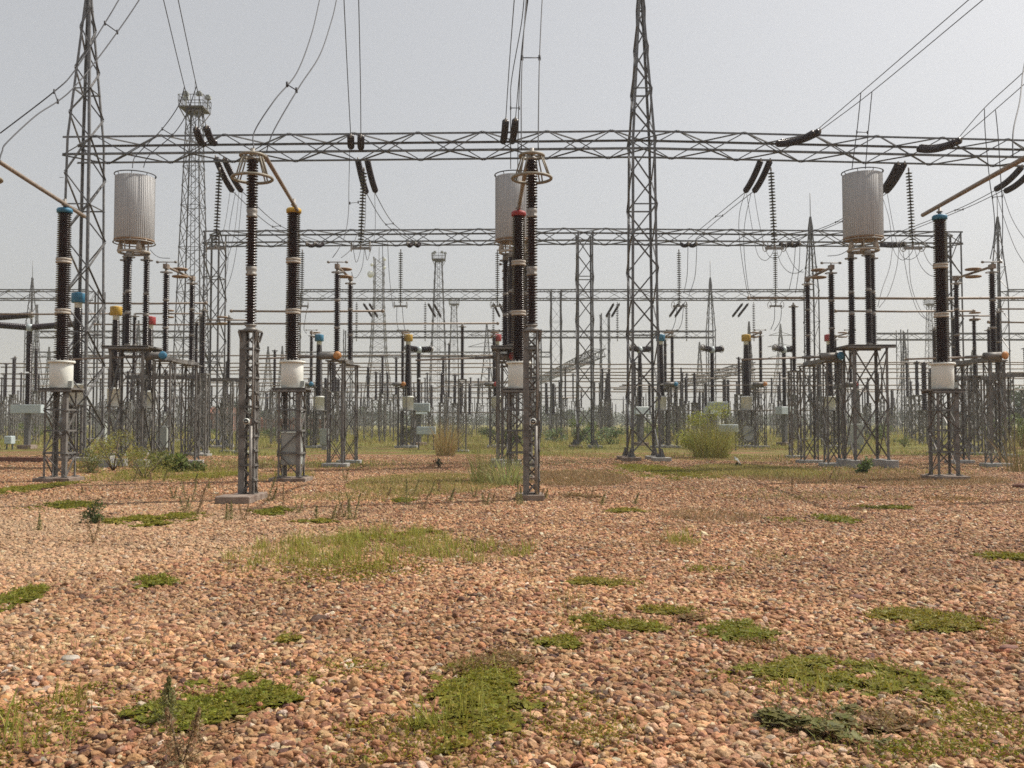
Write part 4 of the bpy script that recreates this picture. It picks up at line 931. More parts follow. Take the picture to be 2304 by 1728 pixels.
for Y, stp in ((72, 6.2), (80, 5.6), (88, 5.0), (97, 4.6), (107, 4.5), (119, 4.4), (133, 4.6), (150, 5.0), (172, 6), (200, 7), (235, 8)):
    xx = -.58 * Y + rr.random() * 3
    while xx < .58 * Y:
        k = rr.choice((0, 0, 1, 2, 3, 3, 4)); pxx = 1152 + xx * FPX / Y
        ok = not (Y < 100 and (560 < pxx < 700 or 1000 < pxx < 1100) and rr.random() < .6) and not (Y < 90 and 1230 < pxx < 1420 and rr.random() < .7)
        if ok and nf < 286:
            yy = Y + rr.uniform(-1.5, 1.5)
            t = thing('post_insulator', far_label(k, Y, pxx), 'post insulator', (xx, yy, 0), 0, 'distant rows of posts: ' + ('slender', 'stout', 'squat', 'thin', 'short')[k])
            link('lattice_stand', kinds[k][0], t); link('insulator', kinds[k][1], t); nf += 1
            if rr.random() < .45 and Y < 160:
                t = thing('post_insulator', far_label(k, Y, pxx, ' rear'), 'post insulator', (xx + .9, yy + 2.2, 0), 0, 'distant rows of posts: ' + ('slender', 'stout', 'squat', 'thin', 'short')[k])
                link('lattice_stand', kinds[k][0], t); link('insulator', kinds[k][1], t); nf += 1
        xx += stp * rr.uniform(.65, 1.35)

mass = MB(); mr = random.Random(12)
for i in range(260):
    Y = 125 * (330 / 125) ** mr.random(); x = mr.uniform(-.56, .56) * Y; k = mr.choice((4.0, 4.1, 3.0, 2.6)); w = .3; h = k + mr.uniform(2.5, 3.6); f = .045 * Y / 120
    for s in (-1, 1): mass.bar((x + s * w, Y, 0), (x + s * w, Y, k), f)
    for j in range(4): mass.bar((x - w, Y, k * j / 4), (x + w, Y, k * (j + 1) / 4), f * .7); mass.bar((x + w, Y, k * j / 4), (x - w, Y, k * (j + 1) / 4), f * .7)
    mass.mi = 1; mass.tube([(x, Y, k), (x, Y, h)], .095, 6); mass.mi = 0
    if i % 4 == 0: mass.tube([(x - 4, Y, h), (x + 4, Y, h)], .05, 5)
tag(mass.build('distant_switchgear', ['steel_dirty', 'porc2']), 'hazy mass of far stands and posts beyond the counted rows', kind='stuff')
# tubular buses ------------------------------------------------------------------
BUS = [(190, 460, 681, 46.5, .05, 'behind the spired end tower above the yellow capped cone'), (-60, 245, 705, 51, .05, 'crossing the horizontal breaker at the edge'), (210, 560, 729, 57, .05, 'passing the posts of the nearer grey drum'),
       (518, 860, 699, 50.5, .06, 'ending in the open sky short of the middle isolator'), (450, 1120, 727, 53.6, .055, 'long and level, from floodlight mast to central arrester'), (1687, 2420, 669, 45.2, .065, 'highest of those crossing the grey drum posts'),
       (1883, 2195, 699, 50.4, .055, 'short one crossing behind the grey drum posts'), (2228, 2420, 724, 52.5, .05, 'at the edge behind the orange disc isolator')]
for a, b, py, Y, r, lb in BUS:
    mb = MB(); z = HZ(py, Y); mb.tube([(X(a, Y), Y, z), (X((a + b) / 2, Y), Y, z - .03), (X(b, Y), Y, z)], r, 10)
    for e in (a, b): mb.lathe([(.03, -.09), (.09, -.05), (.09, .05), (.03, .09)], 10, (X(e, Y), Y, z), Vector((1, 0, 0)))
    tag(mb.build('bus_pipe', 'alu'), 'thin level bus pipe ' + lb, 'bus pipe', 'level bus pipes')
BN = ['bus pipe %s' % q for q in ('just under the white tank flanges from the end tower to central arrester', 'highest of the low bundle crossing the first white tank', 'second of the low bundle crossing the first white tank', 'between the ringed arrester and flood mast, third of its bundle', 'fourth of the low bundle behind the first white tank',
  'highest of the low bundle beyond the central arrester', 'second of the low bundle beyond the central arrester', 'third of the low bundle beyond the central arrester', 'fourth below the slanting beam, ending at the last grey drum', 'fifth of the low bundle past the flat topped tower', 'behind the middle isolator, running to the middle spired tower',
  'very long low one behind the yellow capped insulator cabinet', 'lowest one behind the nearer isolator stands', 'sixth of the low bundle past the spired tower', 'faint one behind the tank of the first insulator', 'high one behind the last white tank flange', 'lowest short one beside the dry grass clump', 'lowest one behind the feathery shrub',
  'faint one from telecom tower to last grey drum', 'faint one from horizontal breaker to middle tank', 'faint one from middle spired tower to the far edge', 'faint one from grey drum stand to central arrester')]
for i, (a, b, py, H) in enumerate(((150, 1130, 799, 7.6), (-80, 1140, 817, 7.6), (0, 1130, 826, 7.6), (450, 1000, 833, 7.5), (0, 1100, 841, 7.5), (1170, 2380, 819, 7.5), (1180, 2400, 829, 7.5), (1180, 2400, 837, 7.5), (1190, 1900, 844, 7.5), (1300, 2400, 851, 7.5),
                                   (700, 1500, 872, 7.3), (560, 2000, 881, 6), (300, 1300, 895, 5.2), (1400, 2400, 866, 7.3), (0, 560, 868, 7.3), (1900, 2400, 815, 8.2), (940, 1130, 928, 3.4), (1500, 1885, 923, 3.6), (1000, 1900, 858, 7.3), (0, 700, 852, 7.3), (1380, 2380, 876, 6.2), (200, 1200, 861, 7.2))):
    Y = (H - CAMZ) * FPX / (950 - py)
    mb = MB(); z = H; n = 12; mb.tube([(X(a + (b - a) * k / n, Y), Y, z - .05 * math.sin(k * math.pi * 4 / n) ** 2) for k in range(n + 1)], max(.035, .011 * Y / 16), 6)
    tag(mb.build('bus_pipe', 'alu'), BN[i], 'bus pipe', 'distant level bus pipes')

# suspension and tension strings ---------------------------------------------------
_d = MB(); _d.mi = 0; _d.lathe([(.03, -.01), (.05, -.02), (.148, -.024), (.152, -.008), (.09, .014), (.04, .025)], 14)
_d.lathe([(.03, .025), (.035, .03), (.035, .07), (.016, .08), (.012, .15)], 8)
DISC = _d.mesh('disc', 'porc2')
def disc_string(p, q, label, n=None, pitch=.146, group='strings of disc insulators', sag=0.0, joined=False, yoke=True, scale=1.0, name='insulator_string', rings=False):
    p, q = Vector(p), Vector(q); L = (q - p).length; n = n or max(4, int(L / (pitch * scale))); t = thing(name, label, 'insulator string', p, 0, group)
    pts = [lerp((0, 0, 0), q - p, k / 24) + Vector((0, 0, -sag * 4 * (k / 24) * (1 - k / 24))) for k in range(25)]
    def at(s):
        f = s * 24; i = min(int(f), 23); return lerp(pts[i], pts[i + 1], f - i), (pts[i + 1] - pts[i]).normalized()
    big = MB()
    for i in range(n):
        c, d = at(.03 + .94 * (i + .5) / n)
        if joined:
            big.lathe([(.04 * scale, -.03), (.13 * scale, -.02), (.08 * scale, .03), (.035, .06)], 10, c, -d)
        else:
            mw = Matrix.Translation(c) @ (-d).to_track_quat('Z', 'Y').to_matrix().to_4x4() @ Matrix.Diagonal((scale, scale, scale, 1))
            link('disc', DISC, t, mw)
    if joined: big.build('discs', 'porc2', t)
    mb = MB(); mb.tube(pts[::4], .014, 5); mb.lathe([(.04, -.08), (.04, .08)], 6, pts[0]); mb.lathe([(.05, -.1), (.05, .1)], 6, pts[-1])
    if rings:
        for s in (-1, 1): mb.torus(pts[-1] + Vector((s * .42, 0, -.02)), .22, .02, 22, 6, Vector((1, .3, 0)))
        mb.box(pts[-1] + Vector((0, 0, -.1)), (.85, .06, .12))
    mb.build('clamp', 'fitting', t)
    return t
for px, nm in ((481, 'beside the floodlight mast'), (809, 'above the middle isolator'), (1165, 'behind the red capped insulator'), (1747, 'between middle spired tower and grey drum'), (2060, 'beside the last blue capped insulator')):
    x = X(px, 42.4); disc_string((x - (.13 if px < 1200 else -.13) * -1, 42.4, 13.3), (x, 42.4, 9.75), 'hanging disc string of the nearest beam ' + nm, group='hanging strings of the nearest beam', rings=True, pitch=.15)
for px, nm in ((677, 'half behind the yellow capped insulator'), (900, 'between the floodlight mast and telecom tower'), (1119, 'close beside the central grey drum'), (1530, 'just past the middle spired tower'), (1748, 'below the longer string before the grey drum')):
    x = X(px, 62.1); disc_string((x, 62.1, 13.2), (x, 62.1, 9.55), 'hanging disc string of the second beam ' + nm, group='hanging strings of the second beam', rings=True, pitch=.15)
for px, nm in ((801, 'near the middle isolator'), (956, 'near the distant flood mast'), (1110, 'beside the central column cluster'), (1390, 'seen past the flat topped tower'), (1546, 'left of the spired far tower'), (1698, 'close to the ladder stand post')):
    x = X(px, 89.6); disc_string((x, 89.6, 13.2), (x, 89.6, 9.6), 'small hanging disc string of the third beam ' + nm.replace('left of', 'beside'), group='hanging strings of the third beam', joined=True, n=20, scale=1.25)
# tension pairs on the back of the nearest beam, running away to the second one
def twin(name, label, wires, r=.017, spacers=(), group='twin overhead conductors', cat='conductor'):
    t = thing(name, label, cat, (0, 0, 0), 0, group)
    for w in wires:
        P = [Vector(p) for p in w]
        if len(P) > 2:   # catmull-rom
            Q = []
            for i in range(len(P) - 1):
                a, b, c, d = P[max(i - 1, 0)], P[i], P[i + 1], P[min(i + 2, len(P) - 1)]
                for k in range(8):
                    s = k / 8; Q.append(.5 * ((2 * b) + (c - a) * s + (2 * a - 5 * b + 4 * c - d) * s * s + (3 * b - a - 3 * c + d) * s ** 3))
            P = Q + [P[-1]]
        mb = MB(); mb.tube(P, r, 6); mb.build('wire', 'wire', t)
    for a, b in spacers: mb = MB(); mb.tube([a, b], r * 1.0, 5); mb.lathe([(.03, -.06), (.03, .06)], 6, a); mb.lathe([(.03, -.06), (.03, .06)], 6, b); mb.build('spacer', 'wire', t)
    return t
def WL(lst): return [W(*p) for p in lst]
ten = [((485, 353, 42.5), (523, 429, 45.6), 'beside the floodlight mast', 'inner'), ((504, 355, 42.5), (543, 429, 45.6), 'beside the floodlight mast', 'outer'),
       ((805, 358, 42.5), (824, 433, 45.6), 'above the middle isolator', 'inner'), ((826, 358, 42.5), (845, 430, 45.6), 'above the middle isolator', 'outer'),
       ((1712, 360, 42.5), (1677, 430, 45.6), 'between middle spired tower and grey drum', 'lower'), ((1733, 360, 42.5), (1697, 430, 45.6), 'between middle spired tower and grey drum', 'upper'),
       ((2021, 367, 42.8), (1982, 432, 45.8), 'touching the grey drum near the last tank', 'lower'), ((2036, 366, 42.8), (1994, 431, 45.8), 'touching the grey drum near the last tank', 'upper'),
       ((2300, 374, 43), (2240, 426, 46), 'above the slanting tan pipe', 'upper'), ((2320, 385, 43), (2262, 430, 46), 'above the slanting tan pipe', 'lower')]
for a, b, nm, wh in ten: disc_string(W(*a), W(*b), wh + ' of a pair of drooping disc strings ' + nm, sag=.12, pitch=.15, group='drooping pairs behind the nearest beam')
tf = [((441, 288, 38.4), (458, 324, 41), 'the floodlight mast'), ((464, 285, 38.4), (483, 322, 41), 'the floodlight mast'), ((789, 305, 38.2), (790, 328, 41), 'the middle isolator'), ((812, 306, 38.2), (812, 330, 41), 'the middle isolator'),
      ((1138, 270, 38), (1132, 318, 41), 'the central grey drum'), ((1160, 268, 38), (1152, 318, 41), 'the central grey drum'), ((1834, 297, 38.2), (1747, 323, 41), 'the grey drum'), ((1846, 294, 38), (1755, 320, 41), 'the grey drum'),
      ((2152, 318, 38.2), (2065, 335, 41.4), 'the last tank'), ((2163, 314, 38), (2070, 331, 41.4), 'the last tank')]
for i, (a, b, nm) in enumerate(tf): disc_string(W(*a), W(*b), ('first' if i % 2 == 0 else 'second') + ' short disc string before the nearest beam above ' + nm, sag=.16, pitch=.15, group='pairs before the nearest beam')
for px, Y0, s, nm in ((708, 61.4, 1, 'near the yellow capped insulator'), (926, 61.4, -1, 'above the telecom tower'), (1534, 61.4, -1, 'past the middle spired tower'), (1758, 61.4, 1, 'below the long hanging string'), (1985, 61.4, 1, 'behind the grey drum')):
    for k in (0, 1):
        x = X(px, 61.4) + .5 * k; disc_string((x, 61.3, 13.5), (x, 58.6, 13.0), ('first' if k == 0 else 'second') + ' disc string of a pair before the second beam ' + nm, joined=True, n=18, sag=.15, group='pairs before the second beam')
for px, s, nm in ((812, 1, 'near the middle isolator'), (960, 1, 'near the far flood mast'), (1110, 1, 'at the central arrester'), (1385, -1, 'past the flat topped tower'), (1533, -1, 'near the shrub'), (1680, -1, 'near the ladder stand')):
    for k in (0, 1):
        x = X(px, 89) + .55 * k; disc_string((x, 90.2, 13.2), (x + s * .55, 92.0, 12.15), ('first' if k == 0 else 'second') + ' small drooping string behind the third beam ' + nm, joined=True, n=14, scale=1.0, group='small drooping pairs of the third beam')

# overhead wires -----------------------------------------------------------------
def wl2(name, a, b, sp=(), r=.017, lab='', grp='twin overhead conductors'):
    return twin('overhead_conductor', lab, [WL(a), WL(b)] if b else [WL(a)], r, [(W(*p), W(*q)) for p, q in sp], grp)
wl2('', [(441, 288, 38.4), (415, 195, 36), (368, 0, 31), (330, -160, 27)], [(464, 285, 38.4), (442, 193, 36), (401, 0, 31), (368, -160, 27)], lab='twin wires passing above the floodlight mast platform')
wl2('', [(789, 303, 38.2), (783, 190, 36), (774, 0, 31), (768, -150, 27)], [(812, 304, 38.2), (811, 190, 36), (807, 0, 31), (803, -150, 27)], lab='twin wires rising straight above the middle isolator')
wl2('', [(1138, 268, 38), (1147, 130, 34), (1157, 0, 31), (1168, -150, 27)], [(1160, 266, 38), (1172, 130, 34), (1186, 0, 31), (1200, -150, 27)], lab='twin wires rising above the central grey drum')
wl2('', [(1834, 296, 38.2), (1940, 206, 35), (2179, 0, 29), (2330, -130, 26)], [(1846, 293, 38), (1966, 203, 35), (2211, 0, 29), (2370, -130, 26)], lab='twin wires climbing from the short strings over the grey drum')
wl2('', [(2152, 316, 38.2), (2215, 243, 36), (2304, 161, 33), (2450, 20, 30)], [(2163, 312, 38), (2240, 246, 36), (2304, 190, 34), (2450, 60, 30)], lab='twin wires climbing away above the last white tank')
# droppers
wl2('', [(0, 300, 24), (122, 206, 24.5), (168, 159, 25), (236, 52, 26), (267, 0, 26.5), (330, -110, 28)], [(-2, 362, 20.4), (5, 340, 20.6), (16, 320, 21), (81, 260, 22.5), (130, 228, 23.5), (163, 200, 24), (209, 146, 25), (264, 72, 26), (313, 0, 26.8), (380, -110, 28)],
    [((122, 206, 24.5), (130, 228, 23.5)), ((236, 52, 26), (264, 72, 26))], r=.016, lab='twin wires swooping across the spire of the end tower', grp='wires dropping to the arresters')
wl2('', [(571, 333, 20.3), (573, 295, 20.5), (618, 225, 21), (667, 165, 22), (700, 80, 23), (719, 0, 24), (745, -120, 25.5)], [(600, 340, 20.4), (617, 292, 20.6), (673, 196, 21.5), (719, 125, 22.5), (745, 50, 23.5), (757, 0, 24), (780, -120, 25.5)],
    [((646, 190, 21.5), (667, 203, 21.4))], r=.014, lab='twin wires curving up from the ringed arrester before the yellow cap', grp='wires dropping to the arresters')
wl2('', [(1173, 335, 20.3), (1173, 200, 21), (1177, 100, 22), (1184, 0, 23), (1192, -100, 24)], [(1211, 335, 20.4), (1212, 230, 21), (1214, 130, 21.8), (1220, 0, 23), (1228, -100, 24)], [((1175, 130, 21.7), (1214, 130, 21.8))], r=.013, lab='twin wires rising from the central arrester', grp='wires dropping to the arresters')
wl2('', [(2279, 352, 20.6), (2280, 294, 21), (2294, 231, 22), (2299, 190, 23), (2304, 150, 24), (2330, 20, 26)], None, r=.015, lab='single wire rising at the edge above the slanting tan pipe', grp='wires dropping to the arresters')
wl2('', [(298, 378, 35.6), (302, 356, 35.7), (320, 336, 35.9), (365, 290, 36.1), (401, 239, 36.3), (415, 196, 36)], [(323, 377, 35.6), (330, 357, 35.7), (350, 336, 35.9), (388, 304, 36.1), (418, 260, 36.3), (442, 194, 36)], [((365, 290, 36.1), (388, 304, 36.1))], lab='twin wires dropping from the mast to the nearer grey drum', grp='wires dropping to the grey drums')
wl2('', [(1149, 380, 35.6), (1149, 243, 34), (1151, 180, 34), (1172, 60, 32), (1179, 0, 31)], [(1165, 380, 35.6), (1166, 290, 35), (1170, 160, 34), (1180, 60, 32), (1188, 0, 31)], [((1149, 243, 34), (1168, 243, 34))], lab='twin wires dropping to the central grey drum', grp='wires dropping to the grey drums')
wl2('', [(1917, 380, 35.2), (1922, 340, 35.1), (1928, 296, 35.1), (1934, 240, 35), (1937, 208, 35)], [(1947, 380, 35.2), (1951, 330, 35.1), (1953, 300, 35.1), (1957, 258, 35), (1962, 206, 35)], [((1928, 297, 35.1), (1952, 298, 35.1))], lab='twin wires dropping to the grey drum near the last tank', grp='wires dropping to the grey drums')
wl2('', [(2228, 583, 35.5), (2236, 540, 35.6), (2238, 500, 35.7), (2233, 448, 36), (2227, 408, 36), (2217, 302, 36), (2215, 245, 36)], [(2254, 583, 35.6), (2256, 510, 36), (2255, 450, 36), (2252, 408, 36), (2246, 310, 36), (2240, 248, 36)], [((2233, 444, 36), (2255, 441, 36))], lab='twin wires dropping to the orange disc isolator by the last tank', grp='wires dropping to the isolators')
wl2('', [(748, 580, 35.8), (762, 560, 36), (776, 530, 37), (784, 480, 38.5), (785, 420, 40), (787, 330, 41)], [(768, 580, 35.8), (790, 560, 37), (806, 520, 38)], [((787, 457, 40), (806, 455, 41.5))], r=.014, lab='thin wires looping to the middle isolator with orange disc', grp='wires dropping to the isolators')
# jumper loops hanging from beam 1 strings and twin strung buses between row 1 and row 2
for a, b, c, d, nm in (((523, 430, 45.6), (613, 510, 55), (708, 545, 58.6), 20, 'past the floodlight mast'), ((824, 434, 45.6), (868, 505, 54), (926, 545, 58.6), 19, 'above the telecom tower'),
                       ((1677, 432, 45.6), (1610, 487, 53), (1548, 538, 58.6), -18, 'past the middle spired tower'), ((1984, 432, 45.8), (1880, 500, 54), (1770, 540, 58.6), -17, 'behind the grey drum'), ((2240, 428, 46), (2149, 473, 51), (1997, 532, 58.6), -20, 'behind the last blue capped insulator')):
    m1 = (b[0], b[1], b[2]); m2 = (b[0] + abs(d) * .9, b[1] - 2, b[2])
    wl2('', [a, b, c], [(a[0] + abs(d), a[1] - 1, a[2]), m2, (c[0] + 17, c[1], c[2])], [(m1, m2)], r=.02, lab='twin wires strung from nearest to second beam ' + nm, grp='wires strung between the beams')
JL = [([(530, 432, 45.6), (515, 520, 45), (512, 600, 44), (498, 650, 43.5), (470, 690, 47)], [(545, 432, 45.6), (535, 540, 45), (520, 620, 44.5), (500, 665, 44.5), (480, 700, 47)], 'hanging beside the floodlight mast shaft'),
      ([(518, 430, 45.6), (507, 500, 44), (495, 548, 43)], [(538, 430, 45.6), (528, 520, 44), (512, 580, 43.5), (500, 582, 43), (490, 556, 42.6)], 'looping below the nearest hanging string by the mast'),
      ([(823, 434, 45.6), (822, 500, 44.5), (815, 545, 43.5), (806, 583, 43), (800, 588, 42.8), (795, 560, 42.5)], [(843, 434, 45.6), (844, 520, 45), (832, 570, 44), (826, 585, 43.5), (821, 560, 42.8)], 'looping under the string above the middle isolator'),
      ([(820, 560, 42.6), (815, 600, 41), (804, 622, 40), (795, 624, 39.5), (791, 612, 39)], None, 'ending at the back post of the middle isolator'),
      ([(1677, 432, 45.6), (1664, 480, 46), (1664, 540, 46), (1680, 650, 47), (1690, 672, 47)], [(1690, 434, 45.6), (1676, 500, 46), (1674, 560, 46), (1682, 640, 46.5), (1690, 668, 46.8)], 'falling from the pair past the middle spired tower'),
      ([(1680, 436, 45.6), (1692, 510, 44.5), (1704, 570, 43.5), (1722, 586, 43), (1738, 570, 42.6), (1742, 552, 42.5)], [(1697, 434, 45.6), (1708, 500, 44.5), (1724, 565, 43.5), (1740, 581, 43), (1755, 575, 42.7), (1762, 554, 42.5)], 'looping under the string between middle tower and drum'),
      ([(1745, 552, 42.5), (1756, 590, 41), (1775, 612, 39.8), (1795, 614, 39), (1806, 606, 38.8)], [(1764, 553, 42.5), (1782, 592, 41), (1798, 610, 39.6), (1808, 612, 38.9)], 'reaching the back post of the blue disc isolator'),
      ([(1982, 434, 45.8), (2000, 490, 44.6), (2010, 560, 44), (2030, 585, 43), (2050, 570, 42.6), (2056, 552, 42.5)], [(1996, 434, 45.8), (2012, 520, 44.6), (2026, 570, 43.8), (2044, 584, 43), (2064, 575, 42.7), (2073, 554, 42.5)], 'looping under the string next to the last blue cap'),
      ([(2056, 554, 42.5), (2070, 595, 41), (2090, 618, 39.8), (2110, 620, 39), (2140, 608, 38.8)], [(2074, 554, 42.5), (2090, 590, 41), (2120, 612, 39.4), (2142, 612, 38.9)], 'reaching the back post of the orange disc isolator'),
      ([(2240, 430, 46), (2262, 500, 46), (2285, 560, 46), (2310, 600, 46)], [(2256, 432, 46), (2276, 490, 46), (2304, 535, 46), (2340, 570, 46)], 'falling at the edge from the pair above the tan pipe'),
      ([(2010, 540, 60), (2002, 600, 58), (1985, 650, 56), (1975, 690, 55)], [(2024, 540, 60), (2018, 600, 58), (2000, 660, 56), (1978, 692, 55)], 'thin pair curving down behind the drum posts'),
      ([(2030, 556, 60), (2045, 640, 58), (2065, 700, 56), (2090, 722, 52)], [(2045, 556, 60), (2050, 640, 58), (2075, 705, 56), (2096, 722, 52)], 'thin pair curving down towards the last tank'),
      ([(692, 690, 60), (688, 710, 62), (684, 740, 62), (690, 750, 62)], None, 'short dropper behind the yellow capped insulator'),
      ([(893, 690, 62), (893, 725, 62), (899, 748, 62), (903, 752, 62)], [(905, 690, 62), (908, 725, 62), (912, 746, 62)], 'short pair below the second beam string near the far mast'),
      ([(1524, 684, 62), (1520, 720, 62), (1512, 744, 62)], [(1538, 684, 62), (1534, 725, 62), (1524, 746, 62)], 'short pair below the second beam string past the spired tower'),
      ([(1743, 686, 62), (1742, 720, 62), (1734, 742, 62)], [(1758, 686, 62), (1756, 720, 62), (1742, 744, 62)], 'short pair below the second beam string by the drum'),
      ([(860, 540, 60), (862, 620, 60), (860, 695, 52)], [(872, 540, 60), (876, 620, 60), (884, 690, 58)], 'thin pair falling from the second beam near the telecom tower'),
      ([(1548, 545, 60), (1546, 620, 62), (1538, 660, 62)], [(1568, 545, 60), (1564, 620, 62), (1550, 664, 62)], 'thin pair falling from the second beam past the spired tower'),
      ([(1790, 548, 60), (1786, 600, 60), (1776, 650, 60)], [(1800, 548, 60), (1798, 600, 60), (1790, 660, 60)], 'thin pair falling beside the spired tower with rod'),
      ([(338, 562, 35.6), (348, 573, 35.6), (362, 580, 35.7), (383, 581, 35.7)], None, 'short link from the nearer grey drum to its isolator'),
      ([(1908, 562, 35.3), (1900, 568, 35.4), (1885, 574, 35.6), (1862, 576, 35.8)], None, 'short link from the last grey drum to its isolator')]
for a, b, nm in JL: wl2('', a, b, r=.013 if a[0][2] < 50 else .019, lab='jumper wire ' + nm, grp='hanging jumper wires')

# masts ----------------------------------------------------------------------------
def flood_mast(px, Y, H, w0, w1, label, single=False):
    t = thing('floodlight_mast', label, 'floodlight mast', (X(px, Y), Y, 0), 0, 'floodlight masts')
    n = 16; zs = [0]
    for i in range(n): zs.append((H - 1.4) * (1 - (1 - (i + 1) / n) ** 1.25))
    lattice(t, [(0, w0, w0), (H * .55, (w0 * .45 + w1 * .55), (w0 * .45 + w1 * .55)), (H - 1.4, w1, w1)], zs, .13 if Y > 120 else .1, .07 if Y > 120 else .05, 'galv', single, xbrace=True, ring=2)
    mb = MB()
    mb.bar((w1 * .3, -w1 * .2, 0), (w1 * .15, -w1 * .2, H - 1.4), .05); mb.bar((-w1 * .05, -w1 * .2, 0), (-w1 * .15, -w1 * .2, H - 1.4), .05)
    for k in range(60): z = (H - 1.6) * k / 60; f = k / 60; mb.bar((w1 * (.3 - .15 * f), -w1 * .2, z), (w1 * (-.05 - .1 * f), -w1 * .2, z), .035)
    mb.build('ladder', 'galv', t)
    z = H - 1.4; pw = w1 * 1.85
    mb = MB(); mb.box((0, 0, z), (pw, pw, .1))
    for s in (-1, 1):
        for u in (-1, 1): mb.bar((s * w1 / 2, u * w1 / 2, z - 1.0), (s * pw / 2, u * pw / 2, z), .07)
    mb.box((0, 0, z - .22), (pw * .6, pw * .6, .2)); mb.build('platform', 'steel_dirty', t)
    mb = MB()
    for s in range(4):
        a = ((-1, -1), (1, -1), (1, 1), (-1, 1))[s]; b = ((1, -1), (1, 1), (-1, 1), (-1, -1))[s]; h = pw / 2 * 1.04
        for zz in (.5, 1.0): mb.bar((a[0] * h, a[1] * h, z + zz), (b[0] * h, b[1] * h, z + zz), .045)
        for k in range(6): f = k / 6; x_, y_ = a[0] + (b[0] - a[0]) * f, a[1] + (b[1] - a[1]) * f; mb.bar((x_ * h * .96, y_ * h * .96, z), (x_ * h * 1.0, y_ * h * 1.0, z + 1.0), .04)
    mb.build('railing', 'galv', t)
    for k, (dx, dy) in enumerate(((-.28, -.3), (.28, -.3), (-.45, .2), (.5, .15))):
        mb = MB(); c = (dx * pw, dy * pw, z + 1.15); mb.box((c[0], c[1], z + .6), (.07, .07, 1.2)); mb.box(c, (.5, .3, .24)); mb.box((c[0], c[1] - .05, c[2] + .18), (.32, .25, .13)); mb.build('floodlight', 'boxdull', t)
    for sx in (-1, 1): footing(t, sx * w0 / 2, 0, 1, w0 + 1, .2)
    mb = MB(); mb.bar((0, 0, z), (0, 0, H + 1.2), .03); mb.build('aerial', 'galv', t)
    return t
flood_mast(429, 80, 30.2, 2.7, 1.12, 'big floodlight mast with railed platform behind the end of the second beam', True)
flood_mast(986, 155, 30.2, 3.4, 1.15, 'middle sized floodlight mast beyond the third beam'); flood_mast(1021, 212, 30, 3, 1.2, 'small floodlight mast close beside a bigger one')
flood_mast(2097, 212, 30, 3, 1.2, 'small floodlight mast behind the last blue capped insulator')
t = thing('telecom_tower', 'hazy tall telecom tower with dish antennas far behind the second beam', 'telecom tower', (X(851, 340), 340, 0))
lattice(t, [(0, 12, 12), (25, 6, 6), (48, 3.6, 3.6), (62, 3.6, 3.6)], [0, 7, 13, 18, 22.5, 26, 29, 32, 35, 38, 41, 44, 47, 50, 53, 56, 59, 62], .38, .2, 'galv', False, xbrace=True, ring=1)
for k, (dx, z) in enumerate(((-2.6, 55.5), (-2.2, 59), (2.3, 58), (2.4, 61))):
    mb = MB(); mb.lathe([(.1, -.3), (1.3 if k == 0 else .6, .2), (1.3 if k == 0 else .6, .5)], 16, (dx, -2, z), Vector((-.2, -1, 0))); mb.build('dish_antenna', 'white', t)
mb = MB(); mb.bar((0, 0, 60), (0, 0, 66), .2); mb.build('aerial', 'galv', t)

# distant pylons ---------------------------------------------------------------------
def pylon(px, Y, H, w, label, arms=True, spread=0):
    t = thing('pylon', label, 'pylon', (X(px, Y), Y, 0), 0, 'distant line pylons')
    lattice(t, [(0, w, w), (H * .6, w * .28, w * .28), (H, .2, .2)], [H * a for a in (0, .16, .3, .42, .52, .6, .68, .76, .84, .92, 1)], .2 * Y / 250, .11 * Y / 250, 'galv', False, xbrace=True, ring=1)
    if arms:
        for z, l in ((.66, 4.5), (.77, 4.2), (.88, 3.8)):
            mb = MB(); mb.bar((-l, 0, H * z + .2), (l, 0, H * z + .2), .2 * Y / 300)
            for s in (-1, 1): mb.bar((0, 0, H * z + 1.3), (s * l, 0, H * z + .2), .15 * Y / 300)
            mb.build('cross_arm', 'galv', t)
for a in ((602, 230, 20.4, 6, 'distant bare pylon beside another, behind the ringed arrester', False), (634, 260, 23, 6, 'distant bare pylon touching the yellow capped insulator', False), (1758, 300, 33.5, 9, 'distant pylon with cross arms near the ladder stand post', True),
          (1575, 240, 22.4, 5, 'distant slim pylon behind the breaker over the shrub', False), (1687, 180, 21.2, 4, 'slim pylon just beside the yellow capped cone insulator', False), (108, 220, 19.5, 5, 'distant bare pylon behind the first white tank', False),
          (2037, 230, 24, 5, 'distant slim pylon between grey drum and last white tank', False), (309, 200, 23.6, 5, 'distant bare pylon behind the nearer grey drum stand', False), (79, 200, 27, 4, 'distant slim pylon with rod beside the fourth row spired tower', False), (1095, 210, 24, 6, 'distant pylon close to the central column cluster', True), (2190, 300, 25, 7, 'distant pylon low behind the orange disc isolator', True)):
    pylon(*a)

